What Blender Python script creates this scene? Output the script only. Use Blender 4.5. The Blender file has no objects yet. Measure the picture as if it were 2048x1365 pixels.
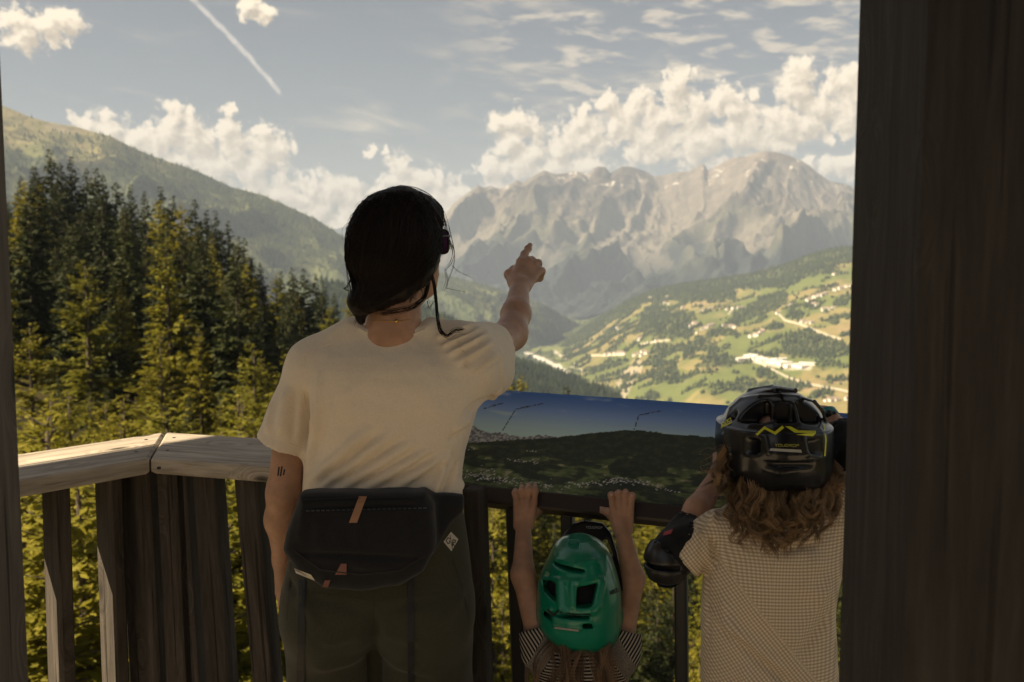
import bpy, math, random
import numpy as np
from math import radians, sin, cos, tan, pi, atan2, sqrt
from mathutils import Vector, Matrix
sc = bpy.context.scene
COL = sc.collection
RNG = np.random.default_rng(7)
random.seed(7)
# ------------------------------------------------------------ camera
CAMZ, PITCH, FPX = 1.57, radians(5.2), 1991.0
cam_d = bpy.data.cameras.new('camera'); cam = bpy.data.objects.new('camera', cam_d); COL.objects.link(cam)
cam.location = (0, 0, CAMZ); cam.rotation_euler = (radians(90) - PITCH, 0, 0)
cam_d.sensor_width = 36.0; cam_d.lens = 36.0 * FPX / 2048.0
cam_d.clip_start = 0.05; cam_d.clip_end = 90000
cam_d.dof.use_dof = True; cam_d.dof.focus_distance = 2.15; cam_d.dof.aperture_fstop = 6.3
sc.camera = cam
# ------------------------------------------------------------ light
SUN_AZ, SUN_EL = radians(-104), radians(43)          # azimuth from +Y towards +X
SUN = np.array([sin(SUN_AZ) * cos(SUN_EL), cos(SUN_AZ) * cos(SUN_EL), sin(SUN_EL)])
sun_d = bpy.data.lights.new('sun', 'SUN'); sun_d.energy = 5.0; sun_d.angle = radians(0.53); sun_d.color = (1.0, 0.82, 0.56)
sun = bpy.data.objects.new('sun', sun_d); COL.objects.link(sun)
sun.rotation_euler = Vector(SUN).to_track_quat('Z', 'Y').to_euler(); sun.location = (-30, -8, 40)
sc.view_settings.view_transform = 'Standard'; sc.view_settings.look = 'None'
sc.view_settings.exposure = 1.48; sc.view_settings.gamma = 1.0
sc.cycles.use_denoising = True
sc.cycles.max_bounces = 6; sc.cycles.diffuse_bounces = 3; sc.cycles.glossy_bounces = 2
sc.cycles.transmission_bounces = 2; sc.cycles.transparent_max_bounces = 8; sc.cycles.volume_bounces = 0
sc.cycles.sample_clamp_indirect = 4.0

def pray(px, py):
    u = (px - 1024.0) / FPX; v = (682.5 - py) / FPX
    return np.array([u, cos(PITCH) + v * sin(PITCH), -sin(PITCH) + v * cos(PITCH)])
def P(px, py, Y):
    """photo pixel -> point at forward distance Y (metres)"""
    d = pray(px, py); k = Y / d[1]
    return np.array([d[0] * k, Y, CAMZ + d[2] * k])
def proj(p):
    p = np.asarray(p, float); x = p[..., 0]; y = p[..., 1]; z = p[..., 2] - CAMZ
    f = y * cos(PITCH) - z * sin(PITCH); u = y * sin(PITCH) + z * cos(PITCH)
    return 1024 + FPX * x / f, 682.5 - FPX * u / f
def azel(px, py):
    d = pray(px, py); return atan2(d[0], d[1]), atan2(d[2], math.hypot(d[0], d[1]))

# ------------------------------------------------------------ node helper
class NT:
    def __init__(s, tree): s.t = tree; s.n = tree.nodes; s.l = tree.links
    def new(s, ty, **kw):
        nd = s.n.new(ty)
        for k, v in kw.items():
            if k == 'op': nd.operation = v
            else: setattr(nd, k, v)
        return nd
    def put(s, sock, v):
        if isinstance(v, bpy.types.NodeSocket): s.l.new(v, sock)
        elif v is not None:
            if sock.type == 'RGBA' and len(v) == 3: v = (*v, 1)
            sock.default_value = v
    def m(s, op, a, b=None, c=None, clamp=False):
        nd = s.new('ShaderNodeMath', op=op, use_clamp=clamp)
        s.put(nd.inputs[0], a)
        if b is not None: s.put(nd.inputs[1], b)
        if c is not None: s.put(nd.inputs[2], c)
        return nd.outputs[0]
    def vm(s, op, a, b=None, out=0, scale=None):
        nd = s.new('ShaderNodeVectorMath', op=op)
        s.put(nd.inputs[0], a)
        if b is not None: s.put(nd.inputs[1], b)
        if scale is not None: s.put(nd.inputs['Scale'], scale)
        return nd.outputs[out]
    def xyz(s, x, y, z):
        nd = s.new('ShaderNodeCombineXYZ')
        for i, v in enumerate((x, y, z)): s.put(nd.inputs[i], v)
        return nd.outputs[0]
    def sep(s, v):
        nd = s.new('ShaderNodeSeparateXYZ'); s.put(nd.inputs[0], v); return nd.outputs
    def noise(s, vec, scale, detail=4, rough=.55, dist=0.0, out='Fac'):
        nd = s.new('ShaderNodeTexNoise')
        if vec is not None: s.put(nd.inputs['Vector'], vec)
        nd.inputs['Scale'].default_value = scale; nd.inputs['Detail'].default_value = detail
        nd.inputs['Roughness'].default_value = rough; nd.inputs['Distortion'].default_value = dist
        return nd.outputs[out]
    def vor(s, vec, scale, detail=0, rough=.5, feat='F1', out='Distance', rnd=1.0):
        nd = s.new('ShaderNodeTexVoronoi', feature=feat, voronoi_dimensions='2D')
        s.put(nd.inputs['Vector'], vec); nd.inputs['Scale'].default_value = scale
        nd.inputs['Detail'].default_value = detail; nd.inputs['Roughness'].default_value = rough
        nd.inputs['Randomness'].default_value = rnd
        return nd.outputs[out]
    def ss(s, v, a, b):
        nd = s.new('ShaderNodeMapRange', interpolation_type='SMOOTHSTEP')
        s.put(nd.inputs['Value'], v); s.put(nd.inputs['From Min'], a); s.put(nd.inputs['From Max'], b)
        return nd.outputs[0]
    def mix(s, f, a, b, blend='MIX'):
        nd = s.new('ShaderNodeMix', data_type='RGBA', blend_type=blend)
        s.put(nd.inputs[0], f); s.put(nd.inputs[6], a); s.put(nd.inputs[7], b)
        return nd.outputs[2]
    def ramp(s, f, stops):
        nd = s.new('ShaderNodeValToRGB'); s.put(nd.inputs[0], f)
        e = nd.color_ramp.elements
        while len(e) > 1: e.remove(e[-1])
        for i, (p, c) in enumerate(stops):
            el = e[0] if i == 0 else e.new(p)
            el.position = p; el.color = (*c, 1) if len(c) == 3 else c
        return nd.outputs[0]

# ------------------------------------------------------------ world: hazy summer sky, cumulus, thin cirrus, a contrail
SKYS = 0.06
wd = bpy.data.worlds.new('World'); sc.world = wd; wd.use_nodes = True
W = NT(wd.node_tree); W.n.clear()
wo = W.new('ShaderNodeOutputWorld'); bg = W.new('ShaderNodeBackground'); W.l.new(bg.outputs[0], wo.inputs[0])
sky = W.new('ShaderNodeTexSky', sky_type='NISHITA'); sky.sun_disc = False
sky.sun_elevation = SUN_EL; sky.sun_rotation = SUN_AZ % (2 * pi); sky.altitude = 1200
sky.air_density = 1.0; sky.dust_density = 3.0; sky.ozone_density = 1.0
bg.inputs[1].default_value = SKYS
tc = W.new('ShaderNodeTexCoord'); DIR = W.vm('NORMALIZE', tc.outputs['Generated'])
sx_, sy_, sz_ = W.sep(DIR)
AZ = W.m('ARCTAN2', sx_, sy_); EL = W.m('ARCSINE', sz_)
PX0 = W.m('WRAP', W.m('MULTIPLY', AZ, 1000 / radians(27.2)), 1323.5, -1323.5); PY0 = W.m('MULTIPLY', EL, 1000 / radians(27.2))
# cumulus as heaps of puffs: (photo px, py, radius px)
CUM = [  # left heap over the ridge
 (165, 262, 34), (215, 268, 40), (265, 285, 45), (310, 295, 48), (345, 235, 34), (350, 270, 48), (395, 290, 55), (385, 245, 30),
 (452, 222, 20), (455, 255, 28), (470, 300, 55), (530, 262, 24), (560, 295, 34), (520, 310, 50), (430, 340, 60), (500, 360, 52), (335, 330, 50),
 (590, 300, 16), (400, 370, 60), (560, 380, 40),
 # middle heap behind the head
 (575, 390, 38), (620, 385, 36), (665, 375, 38), (700, 400, 48), (795, 335, 34), (800, 360, 40), (840, 360, 36), (880, 370, 36), (760, 400, 50),
 (640, 430, 46), (720, 450, 50), (900, 400, 50), (870, 440, 55), (590, 430, 40), (680, 470, 40),
 # right heap over the massif
 (1005, 250, 34), (1040, 245, 36), (1070, 265, 28), (1020, 285, 40), (985, 340, 40), (1050, 320, 55), (1000, 380, 55), (1120, 300, 50), (1160, 232, 26),
 (1215, 205, 30), (1275, 195, 24), (1250, 240, 55), (1180, 270, 50), (1365, 165, 36), (1350, 200, 40), (1400, 215, 44), (1320, 240, 55), (1440, 195, 36),
 (1470, 225, 50), (1300, 290, 60), (1400, 285, 70), (1180, 330, 60), (1490, 280, 60), (1560, 260, 55), (1600, 150, 38), (1590, 185, 45), (1640, 220, 50),
 (1690, 155, 36), (1710, 190, 45), (1700, 235, 45), (1610, 245, 50), (1500, 195, 20), (1760, 200, 60), (1830, 170, 60), (1100, 360, 60),
 (1620, 325, 24), (1650, 335, 28), (1690, 330, 30), (1720, 310, 28), (1780, 320, 50), (950, 420, 50), (1660, 280, 14),
 # small loose ones
 (95, 55, 40), (130, 45, 36), (45, 60, 36), (60, 90, 24), (20, 40, 30), (500, 12, 24), (530, 28, 20), (740, 300, 14), (765, 300, 12),
 # beyond the frame, the same kind of heaps
 (-150, 300, 70), (-240, 260, 80), (-330, 300, 90), (2100, 230, 90), (2250, 260, 100), (2420, 300, 80), (1980, 260, 70)]
KPX = 1000 / radians(27.2)
def cum_group(x0, x1):
    """density of the heaps between two photo columns"""
    g = bpy.data.node_groups.new('cumulus', 'ShaderNodeTree')
    g.interface.new_socket('V', in_out='INPUT', socket_type='NodeSocketVector')
    g.interface.new_socket('D', in_out='OUTPUT', socket_type='NodeSocketFloat')
    G = NT(g); gi = G.new('NodeGroupInput'); go = G.new('NodeGroupOutput')
    v = gi.outputs[0]
    nz_ = G.new('ShaderNodeTexNoise', noise_dimensions='2D'); G.put(nz_.inputs['Vector'], v)
    nz_.inputs['Scale'].default_value = .020; nz_.inputs['Detail'].default_value = 3; nz_.inputs['Roughness'].default_value = .6
    wv = G.vm('SCALE', G.vm('SUBTRACT', nz_.outputs['Color'], (.5, .5, .5)), scale=44.0)
    v2 = G.vm('MULTIPLY', G.vm('ADD', v, wv), (1, 1, 0))
    acc = None
    for (px, py, r) in CUM:
        if not (x0 - 110 < px < x1 + 110): continue
        a, e = azel(px, py)
        f = G.m('MULTIPLY_ADD', G.vm('DISTANCE', v2, (a * KPX, e * KPX, 0), out=1), -1.0 / (r * 1.35), 1.0)
        acc = f if acc is None else G.m('MAXIMUM', acc, f)
    bil = G.vor(v2, 0.030, 2, .55)
    fi = G.new('ShaderNodeTexNoise', noise_dimensions='2D'); G.put(fi.inputs['Vector'], v)
    fi.inputs['Scale'].default_value = .045; fi.inputs['Detail'].default_value = 5; fi.inputs['Roughness'].default_value = .66
    o = G.m('MULTIPLY_ADD', G.m('SUBTRACT', 0.50, bil), 0.56, acc)
    o = G.m('MULTIPLY_ADD', G.m('SUBTRACT', fi.outputs[0], .5), 0.46, o)
    G.l.new(o, go.inputs[0]); return g
CV = W.xyz(PX0, PY0, 0)
def heaps(x0, x1):
    cg = cum_group(x0, x1)
    def cum(v):
        nd = W.new('ShaderNodeGroup'); nd.node_tree = cg; W.put(nd.inputs[0], v); return nd.outputs[0]
    c0 = cum(CV); c1 = cum(W.vm('ADD', CV, (-11, 17, 0)))
    alpha = W.m('MULTIPLY', W.ss(c0, 0.02, 0.42), W.ss(PY0, -40, 40))
    lit = W.m('MULTIPLY_ADD', W.m('SUBTRACT', c0, c1), 0.95, 0.66)
    lit = W.m('SUBTRACT', lit, W.m('MULTIPLY', W.m('MAXIMUM', c1, 0.0), 0.42), clamp=True)
    return alpha, W.ramp(lit, [(0.0, (4.0, 3.25, 2.35)), (0.3, (4.9, 4.05, 2.95)), (0.62, (6.3, 5.2, 3.8)), (0.95, (7.6, 6.4, 4.75))])
# thin streaky cirrus, everywhere above the horizon
rot = W.vm('MULTIPLY', W.xyz(W.m('MULTIPLY_ADD', PY0, -1.4, PX0), W.m('MULTIPLY_ADD', PX0, .16, PY0), 0), (0.0016, 0.010, 1))
ci = W.noise(rot, 1.6, 5, .62, .5); ci2 = W.noise(W.vm('MULTIPLY', CV, (.0022, .0036, 1)), 1.0, 2, .5)
cia = W.m('MULTIPLY', W.ss(ci, 0.50, 0.80), W.ss(ci2, 0.38, 0.56))
def sstep_px(px, py):
    a, e = azel(px, py); k = 1000 / radians(27.2); return a * k, e * k
# patches of altocumulus at the upper right
al = W.noise(W.vm('MULTIPLY', rot, (2.6, 1.6, 1)), 2.0, 4, .6, .3)
cia = W.m('MAXIMUM', W.m('MULTIPLY', cia, .9), W.m('MULTIPLY', W.m('MULTIPLY', W.ss(al, .47, .66), W.ss(PX0, -220, 120)), W.m('MULTIPLY', W.ss(PY0, 150, 300), .75)))
cia = W.m('MULTIPLY', cia, W.ss(PY0, 60, 160))
# contrail
ax, ay = sstep_px(360, -20); bx_, by_ = sstep_px(560, 188)
L = math.hypot(bx_ - ax, by_ - ay); ux, uy = (bx_ - ax) / L, (by_ - ay) / L
rel = W.vm('SUBTRACT', W.vm('ADD', CV, W.vm('SCALE', W.vm('SUBTRACT', W.noise(CV, .02, 4, .6, out='Color'), (.5, .5, .5)), scale=16.0)), (ax, ay, 0))
along = W.vm('DOT_PRODUCT', rel, (ux, uy, 0), out=1); acr = W.m('ABSOLUTE', W.m('ADD', W.vm('DOT_PRODUCT', rel, (-uy, ux, 0), out=1), W.m('MULTIPLY', W.m('MULTIPLY', along, W.m('SUBTRACT', along, L)), 0.00045)))
ct = W.m('MULTIPLY', W.m('SUBTRACT', 1.0, W.ss(acr, 1.0, 7.5)), W.m('MULTIPLY', W.m('SUBTRACT', 1.0, W.ss(along, L - 4, L + 4)), W.ss(along, -300, 60)))
ct = W.m('MULTIPLY', ct, W.m('MULTIPLY_ADD', W.noise(CV, .06, 3, .6), .9, .12), clamp=True)
hs = W.new('ShaderNodeHueSaturation'); hs.inputs['Saturation'].default_value = 0.58; hs.inputs['Value'].default_value = 1.0
W.l.new(sky.outputs[0], hs.inputs['Color'])
skyc = W.mix(1.0, hs.outputs[0], (0.48, 0.45, 0.41), 'MULTIPLY')
c = W.mix(cia, skyc, (5.2, 4.4, 3.35))
c = W.mix(W.m('MULTIPLY', ct, .85), c, (6.8, 6.0, 5.0))
W.l.new(c, bg.inputs[0])
def inrange(v, a, b): return W.m('MULTIPLY', W.m('GREATER_THAN', v, a), W.m('LESS_THAN', v, b))
AS = azel(930, 400)[0] * KPX; A0 = azel(-460, 300)[0] * KPX; A1 = azel(2560, 300)[0] * KPX
shade = bg.outputs[0]
band = inrange(PY0, -60, 520)
for (x0, x1, a0, a1) in ((-500, 930, -2000, AS), (930, 2600, AS, 2000)):
    al_, cc = heaps(x0, x1)
    b2 = W.new('ShaderNodeBackground'); b2.inputs[1].default_value = SKYS; W.l.new(W.mix(al_, c, cc), b2.inputs[0])
    ms = W.new('ShaderNodeMixShader'); W.put(ms.inputs[0], W.m('MULTIPLY', band, inrange(PX0, a0, a1))); W.l.new(shade, ms.inputs[1]); W.l.new(b2.outputs[0], ms.inputs[2]); shade = ms.outputs[0]
W.l.new(shade, wo.inputs[0])
# ------------------------------------------------------------ mesh and object helpers
def link(o, parent=None):
    COL.objects.link(o)
    if parent is not None: o.parent = parent
    return o
def tag(o, label=None, cat=None, group=None, kind=None):
    if label: o['label'] = label
    if cat: o['category'] = cat
    if group: o['group'] = group
    if kind: o['kind'] = kind
    return o
def empty(name, loc=(0, 0, 0), rz=0.0):
    o = bpy.data.objects.new(name, None); o.location = tuple(loc); o.rotation_euler = (0, 0, rz); o.empty_display_size = .1
    COL.objects.link(o); return o
def rawmesh(name, v, f, smooth=True, attrs=None):
    """v (n,3); f (m,3) or (m,4) index array or list of such arrays"""
    me = bpy.data.meshes.new(name)
    v = np.ascontiguousarray(v, dtype=np.float32)
    fs = f if isinstance(f, list) else [f]
    fs = [np.asarray(a, dtype=np.int32) for a in fs if len(a)]
    me.vertices.add(len(v)); me.vertices.foreach_set('co', v.ravel())
    nl = sum(a.size for a in fs); npoly = sum(len(a) for a in fs)
    me.loops.add(nl); me.polygons.add(npoly)
    me.loops.foreach_set('vertex_index', np.concatenate([a.ravel() for a in fs]))
    tot = np.concatenate([np.full(len(a), a.shape[1], np.int32) for a in fs])
    st = np.concatenate([[0], np.cumsum(tot)[:-1]]).astype(np.int32)
    me.polygons.foreach_set('loop_start', st)
    me.polygons.foreach_set('use_smooth', np.full(npoly, smooth))
    me.update(calc_edges=True)
    for k, a in (attrs or {}).items():
        a = np.asarray(a, dtype=np.float32)
        if a.ndim == 1:
            at = me.attributes.new(k, 'FLOAT', 'POINT'); at.data.foreach_set('value', a)
        elif a.shape[1] == 2:
            at = me.attributes.new(k, 'FLOAT_VECTOR', 'POINT'); at.data.foreach_set('vector', np.c_[a, np.zeros(len(a), np.float32)].astype(np.float32).ravel())
        else:
            at = me.attributes.new(k, 'FLOAT_COLOR', 'POINT'); at.data.foreach_set('color', np.c_[a, np.ones(len(a), np.float32)].astype(np.float32).ravel())
    return me
def ob(name, me, mat, parent=None):
    o = bpy.data.objects.new(name, me)
    if mat is not None and len(me.materials) == 0: me.materials.append(mat)
    return link(o, parent)
class MB:
    """collects boxes / prisms / tubes into one mesh"""
    def __init__(s): s.v = []; s.f = []; s.n = 0
    def add(s, v, f):
        v = np.asarray(v, float); s.v.append(v)
        for q in f: s.f.append([i + s.n for i in q])
        s.n += len(v); return s
    def box(s, c, h, M=None, bev=0.0):
        hx, hy, hz = h
        if bev <= 0:
            v = np.array([[x, y, z] for z in (-hz, hz) for y in (-hy, hy) for x in (-hx, hx)])
            f = [(0, 2, 3, 1), (4, 5, 7, 6), (0, 1, 5, 4), (2, 6, 7, 3), (0, 4, 6, 2), (1, 3, 7, 5)]
        else:
            b = bev; v = []; idx = {}
            for sx in (-1, 1):
                for sy in (-1, 1):
                    for sz in (-1, 1):
                        for ax in range(3):
                            q = [sx * (hx - b), sy * (hy - b), sz * (hz - b)]
                            q[ax] = (sx, sy, sz)[ax] * (hx, hy, hz)[ax]
                            idx[(sx, sy, sz, ax)] = len(v); v.append(q)
            f = []
            for ax in range(3):
                o = [a for a in range(3) if a != ax]
                for sg in (-1, 1):
                    ring = []
                    for (p, q) in ((-1, -1), (1, -1), (1, 1), (-1, 1)):
                        k = [0, 0, 0]; k[ax] = sg; k[o[0]] = p; k[o[1]] = q
                        ring.append(idx[(*k, ax)])
                    if (sg > 0) != (ax != 1): ring = ring[::-1]
                    f.append(ring)
            for ax in range(3):                     # edges along ax
                o = [a for a in range(3) if a != ax]
                for p in (-1, 1):
                    for q in (-1, 1):
                        ks = []
                        for sg in (-1, 1):
                            k = [0, 0, 0]; k[ax] = sg; k[o[0]] = p; k[o[1]] = q
                            ks.append(k)
                        f.append([idx[(*ks[0], o[0])], idx[(*ks[1], o[0])], idx[(*ks[1], o[1])], idx[(*ks[0], o[1])]])
            for sx in (-1, 1):
                for sy in (-1, 1):
                    for sz in (-1, 1): f.append([idx[(sx, sy, sz, a)] for a in range(3)])
            v = np.array(v)
        if M is not None: v = v @ np.asarray(M).T
        return s.add(v + np.asarray(c), f)
    def tube(s, pts, r, n=8, caps=True):
        pts = np.asarray(pts, float); r = np.broadcast_to(np.asarray(r, float), (len(pts),))
        t = np.gradient(pts, axis=0); t /= np.linalg.norm(t, axis=1)[:, None] + 1e-12
        ref = np.array([0, 0, 1.0]) if abs(t[0, 2]) < .9 else np.array([1.0, 0, 0])
        v = []; 
        for i in range(len(pts)):
            u = np.cross(t[i], ref); u /= np.linalg.norm(u) + 1e-12; w = np.cross(t[i], u)
            for k in range(n):
                a = 2 * pi * k / n; v.append(pts[i] + r[i] * (cos(a) * u + sin(a) * w))
        f = [[i * n + k, i * n + (k + 1) % n, (i + 1) * n + (k + 1) % n, (i + 1) * n + k] for i in range(len(pts) - 1) for k in range(n)]
        if caps: f.append(list(range(n))); f.append([(len(pts) - 1) * n + k for k in range(n)][::-1])
        return s.add(v, f)
    def mesh(s, name, smooth=False):
        me = bpy.data.meshes.new(name)
        me.from_pydata(np.concatenate(s.v).tolist(), [], s.f); me.update()
        import bmesh
        bm = bmesh.new(); bm.from_mesh(me); bmesh.ops.recalc_face_normals(bm, faces=bm.faces); bm.to_mesh(me); bm.free()
        if smooth: me.polygons.foreach_set('use_smooth', [True] * len(me.polygons))
        return me
    def build(s, name, mat, parent=None, smooth=False): return ob(name, s.mesh(name, smooth), mat, parent)
def gridf(nu, nv):
    i = np.arange((nu - 1) * (nv - 1)); a = i // (nv - 1) * nv + i % (nv - 1)
    return np.stack([a, a + nv, a + nv + 1, a + 1], 1)
# ------------------------------------------------------------ numpy noise
_perm = np.random.default_rng(3).permutation(1024)
_perm = np.concatenate([_perm, _perm])
_g2 = np.stack([np.cos(np.arange(1024) * 2.399963), np.sin(np.arange(1024) * 2.399963)], 1)
_g3 = np.random.default_rng(5).normal(size=(1024, 3)); _g3 /= np.linalg.norm(_g3, axis=1)[:, None]
def perlin2(x, y):
    x = np.asarray(x, float); y = np.asarray(y, float)
    xi = np.floor(x).astype(int); yi = np.floor(y).astype(int); xf = x - xi; yf = y - yi
    u = xf ** 3 * (xf * (xf * 6 - 15) + 10); w = yf ** 3 * (yf * (yf * 6 - 15) + 10)
    def g(ix, iy, dx, dy):
        h = _perm[(_perm[ix & 1023] + iy) & 1023]; gv = _g2[h]; return gv[..., 0] * dx + gv[..., 1] * dy
    a = g(xi, yi, xf, yf); b = g(xi + 1, yi, xf - 1, yf); c = g(xi, yi + 1, xf, yf - 1); d = g(xi + 1, yi + 1, xf - 1, yf - 1)
    return (a + (b - a) * u + (c - a) * w + (a - b - c + d) * u * w) * 1.5
def perlin3(x, y, z):
    p = [np.asarray(q, np.float32) for q in (x, y, z)]
    i = [np.floor(q).astype(int) for q in p]; f = [q - j for q, j in zip(p, i)]
    s = [q ** 3 * (q * (q * 6 - 15) + 10) for q in f]
    r = 0
    for a in (0, 1):
        for b in (0, 1):
            for c in (0, 1):
                h = _perm[(_perm[(_perm[(i[0] + a) & 1023] + i[1] + b) & 1023] + i[2] + c) & 1023]
                gv = _g3[h]
                d = gv[..., 0] * (f[0] - a) + gv[..., 1] * (f[1] - b) + gv[..., 2] * (f[2] - c)
                w = (s[0] if a else 1 - s[0]) * (s[1] if b else 1 - s[1]) * (s[2] if c else 1 - s[2])
                r = r + d * w
    return r * 1.4
def fbm2(x, y, oc=5, gain=.5, lac=2.03):
    r = 0; a = 1; n = 0
    for k in range(oc):
        r = r + a * perlin2(x + 17.3 * k, y - 9.1 * k); n += a; a *= gain; x = x * lac; y = y * lac
    return r / n
def ridged2(x, y, oc=5, gain=.5, lac=2.07):
    r = 0; a = 1; n = 0; w = 1
    for k in range(oc):
        s = 1 - np.abs(perlin2(x + 31.7 * k, y + 11.9 * k)) * 1.6; s = np.clip(s, 0, 1) ** 2 * w
        w = np.clip(s * 1.6, 0, 1); r = r + a * s; n += a; a *= gain; x = x * lac; y = y * lac
    return r / n
def sstep(x, a, b):
    t = np.clip((x - a) / (b - a), 0, 1); return t * t * (3 - 2 * t)
def inpoly(px, py, poly):
    r = np.zeros(np.shape(px), bool); n = len(poly)
    for i in range(n):
        x0, y0 = poly[i]; x1, y1 = poly[(i + 1) % n]
        if y0 == y1: continue
        c = (y0 > py) != (y1 > py)
        r ^= c & (px < (x1 - x0) * (py - y0) / (y1 - y0) + x0)
    return r
def segdist(px, py, line):
    d = np.full(np.shape(px), 1e9)
    for (x0, y0), (x1, y1) in zip(line[:-1], line[1:]):
        L2 = (x1 - x0) ** 2 + (y1 - y0) ** 2 + 1e-9
        t = np.clip(((px - x0) * (x1 - x0) + (py - y0) * (y1 - y0)) / L2, 0, 1)
        d = np.minimum(d, np.hypot(px - x0 - t * (x1 - x0), py - y0 - t * (y1 - y0)))
    return d
# ------------------------------------------------------------ materials
MATS = {}
def mat(name):
    m = bpy.data.materials.new(name); m.use_nodes = True; MATS[name] = m
    T = NT(m.node_tree); b = T.n['Principled BSDF']; return m, T, b
def setp(b, **kw):
    mp = {'col': 'Base Color', 'rough': 'Roughness', 'metal': 'Metallic', 'spec': 'Specular IOR Level', 'coat': 'Coat Weight', 'crough': 'Coat Roughness', 'sheen': 'Sheen Weight', 'sss': 'Subsurface Weight'}
    for k, v in kw.items():
        s = b.inputs[mp[k]]
        s.default_value = (*v, 1) if (s.type == 'RGBA' and len(v) == 3) else v
def bump(T, b, h, strength=.3, dist=.01):
    nd = T.new('ShaderNodeBump'); nd.inputs['Strength'].default_value = strength; nd.inputs['Distance'].default_value = dist
    T.put(nd.inputs['Height'], h); T.l.new(nd.outputs[0], b.inputs['Normal'])
def plain(name, col, rough=.6, **kw):
    m, T, b = mat(name); setp(b, col=col, rough=rough, **kw); return m
def objc(T): return T.new('ShaderNodeTexCoord').outputs['Object']
def attr(T, name, out='Color'):
    nd = T.new('ShaderNodeAttribute'); nd.attribute_name = name; return nd.outputs[out]
# ------------------------------------------------------------ terrain
def land_mat(name, nscale, amt, rough=1.0, bs=0.0, bd=1.0):
    m, T, b = mat(name); setp(b, rough=rough, spec=.1)
    c = attr(T, 'Col'); o = objc(T)
    n = T.noise(o, nscale, 6, .65)
    f = T.m('MULTIPLY_ADD', T.m('SUBTRACT', n, .5), amt, 1.0)
    T.put(b.inputs['Base Color'], T.mix(1.0, c, T.xyz(f, f, f), 'MULTIPLY'))
    if bs: bump(T, b, T.noise(o, nscale * .5, 8, .65), bs, bd)
    return m
def resample(pts, n):
    pts = np.asarray(pts, float); s = np.concatenate([[0], np.cumsum(np.abs(np.diff(pts[:, 0])) + 1e-6)]); t = np.linspace(0, s[-1], n)
    return np.stack([np.interp(t, s, pts[:, k]) for k in range(pts.shape[1])], 1)
def slope_grid(crest, foot, ns, nt, prof=1.15, back=(0.35, 12)):
    """sheet from a ridge line down to a foot line, plus a back slope; rows: back .. crest .. foot"""
    cr = resample(crest, ns); fo = resample(foot, ns)
    C = np.array([P(*q) for q in cr]); F = np.array([P(*q) for q in fo])
    k = max(5, ns // 14); ker = np.hanning(k + 2)[1:-1]; ker /= ker.sum()
    Cs = np.stack([np.convolve(np.pad(C[:, i], (k // 2, k - 1 - k // 2), 'edge'), ker, 'valid') for i in range(3)], 1)
    t = np.linspace(0, 1, nt); tb = -np.linspace(1, 0, back[1] + 1)[:-1] * back[0]
    T_ = np.concatenate([tb, t])
    S = np.linspace(0, 1, ns)[:, None] * np.ones(len(T_)); TT = np.ones(ns)[:, None] * T_
    wS = sstep(np.abs(TT), 0.0, .16)[..., None]; C = C[:, None, :] * (1 - wS) + Cs[:, None, :] * wS; F = F[:, None, :]
    pos = C[..., :2] + (F - C)[..., :2] * TT[..., None]
    z = np.where(TT >= 0, F[..., 2] + (C - F)[..., 2] * (1 - np.clip(TT, 0, 1)) ** prof, C[..., 2] - np.abs(C - F)[..., 2] * np.abs(TT) * 1.3)
    return S, TT, pos[..., 0], pos[..., 1], z
def normz(x, y, z):
    ax = np.stack([np.gradient(q, axis=0) for q in (x, y, z)], -1); ay = np.stack([np.gradient(q, axis=1) for q in (x, y, z)], -1)
    n = np.cross(ax, ay); n /= np.linalg.norm(n, axis=-1)[..., None] + 1e-9
    return np.abs(n[..., 2]), n * np.sign(n[..., 2:3] + 1e-12)
def lerp3(a, b, f): return np.asarray(a) * (1 - f[..., None]) + np.asarray(b) * f[..., None]
def sheet(name, x, y, z, col, m):
    v = np.stack([x, y, z], -1).reshape(-1, 3)
    o = ob(name, rawmesh(name, v, gridf(*x.shape), attrs={'Col': col.reshape(-1, 3)}), m)
    return tag(o, kind='structure')
def cones(name, pts, hgt, rad, mat_, label, cat, sides=5, blob=False, col=None, simple=False):
    """a far wood: every tree a small closed crown on the slope"""
    n = len(pts); a = np.arange(sides) * 2 * pi / sides
    ph = RNG.uniform(0, 6.28, n)[:, None]
    jit = RNG.uniform(.75, 1.25, (n, sides))
    def ring(zf, rf):
        return np.stack([pts[:, None, 0] + rad[:, None] * rf * jit * np.cos(a + ph), pts[:, None, 1] + rad[:, None] * rf * jit * np.sin(a + ph), pts[:, None, 2] + (hgt * zf)[:, None] + 0 * a], -1)
    top = (pts + np.stack([0 * hgt, 0 * hgt, hgt], 1))[:, None, :]
    if blob: rings = [ring(-.05, .5), ring(.35, 1.0), ring(.72, .8)]
    elif simple: rings = [ring(-.05, 1.0)]
    else: rings = [ring(-.1, 1.0), ring(.45, .62)]
    v = np.concatenate(rings + [top], 1); k = len(rings); per = k * sides + 1
    q = []; tr = []
    for r in range(k - 1):
        for i in range(sides):
            j = (i + 1) % sides; q.append([r * sides + i, r * sides + j, (r + 1) * sides + j, (r + 1) * sides + i])
    for i in range(sides): tr.append([(k - 1) * sides + i, (k - 1) * sides + (i + 1) % sides, per - 1])
    base = (np.arange(n) * per)[:, None, None]
    Q = (base + np.array(q)[None]).reshape(-1, 4) if q else np.zeros((0, 4), int); Tt = (base + np.array(tr)[None]).reshape(-1, 3)
    at = {}
    if col is not None: at['Col'] = np.repeat(col, per, 0)
    o = ob(name, rawmesh(name, v.reshape(-1, 3), [Q, Tt], smooth=blob, attrs=at), mat_)
    return tag(o, label, cat, kind='stuff')
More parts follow.
